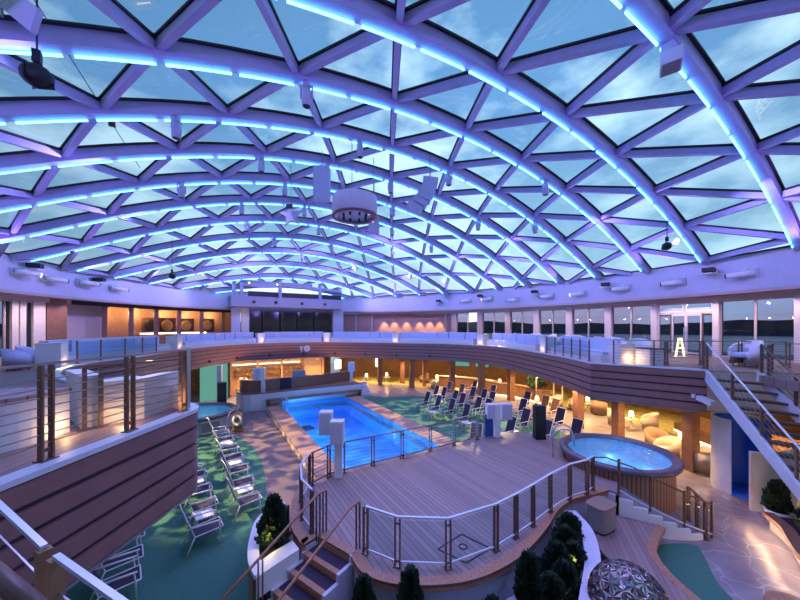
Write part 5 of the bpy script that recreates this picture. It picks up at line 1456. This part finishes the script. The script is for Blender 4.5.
# star shaped panel
c = ray(291, 215, 13.5); t = thing('star_panel', 'lilac star shaped panel hanging left of the drum', 'decoration', c); mb = MB(); vs = []
for o_ in (0, .1):
    for k in range(10):
        a = 2 * PI * k / 10 + .4; r = (.52, .22)[k % 2]; vs.append((c[0] + r * math.cos(a) * RX + o_ * FX, c[1] + r * math.cos(a) * RY + o_ * FY, c[2] + r * math.sin(a)))
mb.add(vs, [tuple(range(9, -1, -1)), tuple(range(10, 20))] + [(k, (k + 1) % 10, (k + 1) % 10 + 10, k + 10) for k in range(10)]); mb.build('star', 'skirt', t)
mb = MB(); mb.bar((c[0], c[1], c[2] + .4), (c[0], c[1], dz(c[0], c[1]) - .1), .02, .02); mb.build('suspension', 'cable', t); mb = MB(); mb.box((c[0] - .1, c[1] - .15, c[2] + .3), (.26, .12, .16), -.5); mb.build('box', 'black', t)
# black hanging lamps
def black_lamp(label, c, s):
    t = thing('stage_lamp', label, 'lamp', c)
    mb = MB(); mb.ball(c, (.42 * s, .36 * s, .36 * s), 12, 8); mb.build('body', 'black', t)
    mb = MB()
    for a in (0, 2.1, 4.2):
        x, y = c[0] + .36 * s * math.cos(a), c[1] + .36 * s * math.sin(a); mb.add([(x, y, c[2] + .25 * s), (x + .06 * s * math.cos(a + .4), y + .06 * s * math.sin(a + .4), c[2] - .3 * s), (x + .06 * s * math.cos(a - .5), y + .06 * s * math.sin(a - .5), c[2] - .22 * s), (c[0], c[1], c[2] - .42 * s)], [(0, 1, 3), (0, 3, 2), (1, 0, 2), (1, 2, 3)])
    mb.build('barn_door', 'black', t)
    mb = MB(); mb.bar((c[0], c[1], c[2] + .3 * s), (c[0], c[1], dz(c[0], c[1]) - .1), .02, .02); mb.build('wire', 'black', t)
    mb = MB(); mb.box((c[0], c[1], c[2] + .62 * s), (.1, .1, .2)); mb.build('clamp', 'black', t)
black_lamp('large black stage lamp hanging at upper left', ray(37, 76, 5.2), .50)
black_lamp('small black stage lamp hanging above the right ring beam', ray(667, 246, 13.5), .46)
black_lamp('tiny black stage lamp hanging at the far left of the dome', ray(172, 276, 19), .45)
# truss plate at top left corner and a long wire
c = (-2.2, 5.2, 11.0); t = thing('lifting_truss', 'lilac perforated lifting plate hanging at top left corner', 'truss', c)
a, b = ray(2, -6, 5.4), ray(37, 22, 5.0)
mb = MB(); mb.bar(a, b, .08, .36, (0, 0, 1)); mb.build('plate', 'skirt', t)
mb = MB(); mb.bar(a, (a[0], a[1], dz(a[0], a[1]) - .1), .03, .03); mb.build('hanger', 'cable', t)
mb = MB(); A, B = Vector(a), Vector(b)
for k in range(5):
    q = A + (B - A) * (k + .5) / 5; mb.ball(tuple(q + Vector((0, 0, -.16))), .03, 6, 4)
mb.build('bolt_row', 'black', t)
t = thing('dome_wire', 'long thin black wire running diagonally under the left of the dome', 'wire', ray(32, -4, 8)); mb = MB(); mb.bar(ray(32, -4, 7.5), ray(140, 168, 13.5), .018, .018); mb.build('strand', 'black', t); mb = MB(); mb.box(ray(112, 124, 10.8), (.18, .1, .16)); mb.build('cable_clip', 'black', t)

# spotlight heads on the ring beam
def make_ringspot(m, f):
    t = thing('ring_spotlight', '', 'spotlight', (0, 0, 0))       # faces +X, wall behind at -X
    mb = MB(); mb.box((.05, 0, 0), (.1, .3, .34)); mb.build('bracket', 'white', t)
    mb = MB(); mb.tube([(.20, -.12 * f, 0), (.32, .20 * f, -.02), (.50, .72 * f, -.05)], [.13, .14, .12], 12); b = mb.build('lamp_body', 'white', t)
    mb = MB(); mb.tube([(.50, .72 * f, -.05), (.52, .77 * f, -.055)], [.11, .11], 12); mb.build('lens', m, b)
    mb = MB(); mb.bar((.1, -.16 * f, .16), (.40, .05 * f, .2), .04, .04); mb.bar((.40, .05 * f, .2), (.42, .3 * f, .02), .04, .04); mb.build('yoke', 'white', t)
    return t
def make_ringbox():
    t = thing('ring_projector', '', 'projector', (0, 0, 0))
    mb = MB(); mb.box((.35, 0, .08), (.5, .42, .2), .3); mb.build('housing', 'black', t)
    mb = MB(); mb.box((.3, 0, -.10), (.6, .5, .05)); mb.build('shelf', 'white', t); mb = MB(); mb.box((.06, 0, 0), (.1, .3, .4)); mb.build('bracket', 'white', t)
    return t
rsp = {(k, f): Proto(make_ringspot(m, f)) for k, m in (('d', 'black'), ('l', 'whitelit')) for f in (1, -1)}; rbx = Proto(make_ringbox())
RS = [(12, 271, 'l', 'leftmost on the left ring beam'), (43, 278, 'd', 'second from left on the left ring beam'), (78, 282, 'd', 'third from left on the left ring beam'), (110, 288, 'd', 'fourth from left on the left ring beam'),
      (470, 300.5, 'd', 'farthest on the right ring beam'), (492, 299, 'l', 'second farthest on the right ring beam'), (518, 300, 'd', 'third farthest on the right ring beam'), (553, 296, 'd', 'fourth farthest on the right ring beam'), (585, 293.5, 'l', 'shining, above the third window from the door'), (629, 288, 'd', 'left of the glass door, on the ring beam'), (683, 282, 'd', 'directly above the glass door'), (755, 273, 'd', 'nearest on the right ring beam')]
for u, v, k, lab in RS:
    x, y = hit(u, RA, RB); s = (u - 400) / F_PX; d = x * FX + y * FY
    z = EYE + d * (HZ - v) / F_PX
    nrm = Vector(((CX - x) / RA ** 2, (CY - y) / RB ** 2)).normalized()
    rsp[(k, 1 if u < 400 else -1)].put((x, y, z), math.atan2(nrm.y, nrm.x), f'white spotlight {lab}', 'spotlights on the ring beam')
for u, v, lab in ((26, 267, 'leftmost on the left ring beam'), (93, 281, 'right one on the left ring beam'), (440, 302, 'farthest on the right ring beam'), (482, 297, 'left of the far right windows'), (537, 293, 'in the middle of the right ring beam'), (609, 286, 'left of the glass door'), (714, 272, 'right above the glass door')):
    x, y = hit(u, RA, RB); d = x * FX + y * FY; nrm = Vector(((CX - x) / RA ** 2, (CY - y) / RB ** 2)).normalized()
    rbx.put((x, y, EYE + d * (HZ - v) / F_PX), math.atan2(nrm.y, nrm.x), f'black projector on a shelf, {lab}', 'projectors on the ring beam')

# ------------------------------------------------------------------ sea and far shore
mb = MB(); mb.add([(-15000, -15000, -48), (15000, -15000, -48), (15000, 15000, -48), (-15000, 15000, -48)], [(0, 1, 2, 3)]); o = mb.build('sea', 'sea'); o['kind'] = 'structure'
rnd = random.Random(9); mb = MB(); vs = []; n = 200
for k in range(n + 1):
    a = -.9 + 3.2 * k / n
    h = 8 + 46 * (.55 + .25 * math.sin(k * .13) + .15 * math.sin(k * .37 + 1) + .08 * math.sin(k * 1.1))
    for r, z in ((2600, -48), (2700, -30 + h * .3), (3100, h), (3600, -48)): vs.append((r * math.cos(a), r * math.sin(a), z))
mb.add(vs, [(k * 4 + j, (k + 1) * 4 + j, (k + 1) * 4 + j + 1, k * 4 + j + 1) for k in range(n) for j in range(3)]); o = mb.build('far_shore', 'hill'); o['kind'] = 'structure'

# ------------------------------------------------------------------ boolean: open the floor slab over the pool basin
co = cut.build('cutter', 'stone'); base = next(o for o in fl.children if o.name.startswith('base'))
md = base.modifiers.new('hole', 'BOOLEAN'); md.object = co; md.operation = 'DIFFERENCE'; md.solver = 'EXACT'
dg = bpy.context.evaluated_depsgraph_get(); nm = bpy.data.meshes.new_from_object(base.evaluated_get(dg)); base.modifiers.clear(); base.data = nm
bpy.data.objects.remove(co)

# ------------------------------------------------------------------ lights
# underwater pool lights
light('AREA', (X0 + .03, 17.4, -.45), (.10, .42, 1), 480, 12.6, (X0 + 3, 17.4, -.5), name='pool_light', sy=.5)
light('AREA', (6.85, Y0 + .03, -.45), (.10, .42, 1), 190, 4.5, (6.85, Y0 + 3, -.5), name='pool_light', sy=.5)
# violet LED washes on the ring beam, lighting the steel from below
for k in range(22):
    a = 2 * PI * k / 22
    x, y = ell(a, RA - 1.0, RB - 1.0)
    x2, y2 = ell(a, RA - 6, RB - 6)
    light('SPOT', (x, y, 8.6), (.33, .20, 1.0), 430, .12, (x2, y2, 13.0), math.radians(130), .8, 'violet_wash_light')
for i, x in SPOTS[::2]:
    p = rib_low(i, x); light('SPOT', (p[0], p[1], p[2] - .68), (.44, .36, 1.0), 540, .09, (p[0] + .5, p[1] - 4, 0), math.radians(115), .9, 'violet_spot_light')
for i, x in ((3, 3.5), (3, 9.3), (2, 6.4), (4, 5.0), (4, 10.8), (4, -1)):
    p = rib_low(i, x); light('SPOT', (p[0], p[1], p[2] - .68), (.44, .36, 1.0), 540, .09, (p[0], p[1] - 1, 0), math.radians(125), .9, 'violet_spot_light')  # added violet spots, no lamp hangs here; they tint the stage
for i in (3, 5, 7, 9, 11, 13):
    h = hw(YR[i])
    for sd in (-1, 1):
        x = CX + sd * h * .55; light('SPOT', (x, YR[i], dz(x, YR[i]) - .9), (.36, .30, 1.0), 900, .08, (CX + sd * (h + 1.5), YR[i] + (0 if i < 11 else 2), 6.6), math.radians(95), .8, 'violet_fill_light')  # added violet fill without fixtures, colouring the ring beam
for y, x in ((25, 2.5), (25, 10.5), (23, 6.5), (19, 1.5), (19, 11.5)): light('SPOT', (x, y, dz(x, y) - .9), (.36, .30, 1.0), 700, .08, (x, 33, 4.6), math.radians(120), .7, 'violet_fill_light')  # more added violet fill, brightening the far end
# gobo spotlights (leaf pattern) on the floor beside the pool
def gobo(loc, aim, power, ang_, sc, col=(1, .66, .34)):
    o = light('SPOT', loc, col, power, .03, aim, math.radians(ang_), .4, 'gobo_spotlight')
    d = o.data; d.use_nodes = True; nt = d.node_tree
    em_ = nt.nodes['Emission']; tc = nd(nt, 'ShaderNodeTexCoord'); nz = nd(nt, 'ShaderNodeTexNoise'); nz.inputs['Scale'].default_value = sc; nz.inputs['Detail'].default_value = 1.5
    nt.links.new(tc.outputs['Normal'], nz.inputs['Vector'])
    r = nd(nt, 'ShaderNodeValToRGB'); r.color_ramp.elements[0].position = .47; r.color_ramp.elements[1].position = .57
    nt.links.new(nz.outputs['Fac'], r.inputs[0]); nt.links.new(r.outputs[0], em_.inputs['Strength'])
gobo((-5.5, 17, 8.3), (1.2, 15.5, 0), 11000, 58, 22, (1, .74, .30))
gobo((20.5, 19, 8.3), (13, 16.5, 0), 14000, 58, 24, (1, .74, .30))
gobo((-3, 24, 8.3), (3.2, 17, 0), 3500, 50, 24, (1, .5, .35))

# ------------------------------------------------------------------ sky
W = bpy.data.worlds.new('dusk_sky'); S.world = W; W.use_nodes = True; nt = W.node_tree
bg = nt.nodes['Background']; tc = nd(nt, 'ShaderNodeTexCoord')
sep = nd(nt, 'ShaderNodeSeparateXYZ'); nt.links.new(tc.outputs['Generated'], sep.inputs[0])
grad = nd(nt, 'ShaderNodeValToRGB'); cr = grad.color_ramp
cr.elements[0].position = 0.0; cr.elements[0].color = (.50, .40, .48, 1)
cr.elements[1].position = 1.0; cr.elements[1].color = (.09, .19, .36, 1)
e = cr.elements.new(.06); e.color = (.56, .50, .58, 1)
e = cr.elements.new(.18); e.color = (.24, .36, .46, 1)
e = cr.elements.new(.5); e.color = (.12, .24, .42, 1)
nt.links.new(sep.outputs['Z'], grad.inputs[0])
mp = nd(nt, 'ShaderNodeMapping'); mp.inputs['Scale'].default_value = (1, 1, 2.2); nt.links.new(tc.outputs['Generated'], mp.inputs[0])
nz = nd(nt, 'ShaderNodeTexNoise'); nz.inputs['Scale'].default_value = 3.2; nz.inputs['Detail'].default_value = 7; nz.inputs['Roughness'].default_value = .55
nt.links.new(mp.outputs[0], nz.inputs['Vector'])
cl = nd(nt, 'ShaderNodeValToRGB'); cl.color_ramp.elements[0].position = .44; cl.color_ramp.elements[1].position = .62
nt.links.new(nz.outputs['Fac'], cl.inputs[0])
# the sky is brighter towards the afterglow ahead
dt = nd(nt, 'ShaderNodeVectorMath', operation='DOT_PRODUCT'); dt.inputs[1].default_value = Vector((.62, .72, .30)).normalized(); nt.links.new(tc.outputs['Generated'], dt.inputs[0])
gw = nd(nt, 'ShaderNodeValToRGB'); gw.color_ramp.elements[0].position = .1; gw.color_ramp.elements[0].color = (.35, .35, .35, 1); gw.color_ramp.elements[1].position = 1; gw.color_ramp.elements[1].color = (1, 1, 1, 1)
nt.links.new(dt.outputs['Value'], gw.inputs[0])
mx = nd(nt, 'ShaderNodeMix', data_type='RGBA'); nt.links.new(cl.outputs[0], mx.inputs['Factor']); nt.links.new(grad.outputs[0], mx.inputs[6]); mx.inputs[7].default_value = (.50, .62, .70, 1)
ml = nd(nt, 'ShaderNodeMix', data_type='RGBA', blend_type='MULTIPLY'); ml.inputs['Factor'].default_value = 1; nt.links.new(mx.outputs[2], ml.inputs[6]); nt.links.new(gw.outputs[0], ml.inputs[7])
nt.links.new(ml.outputs[2], bg.inputs[0]); bg.inputs[1].default_value = 2.5

vs_ = S.view_settings
vs_.view_transform = 'Standard'; vs_.look = 'None'; vs_.gamma = 1; vs_.use_curve_mapping = False; vs_.exposure = 0.0
S.cycles.use_denoising = True
S.cycles.max_bounces = 6; S.cycles.transparent_max_bounces = 12; S.cycles.diffuse_bounces = 3; S.cycles.glossy_bounces = 3
S.cycles.sample_clamp_indirect = 4
S.cycles.caustics_reflective = False; S.cycles.caustics_refractive = False
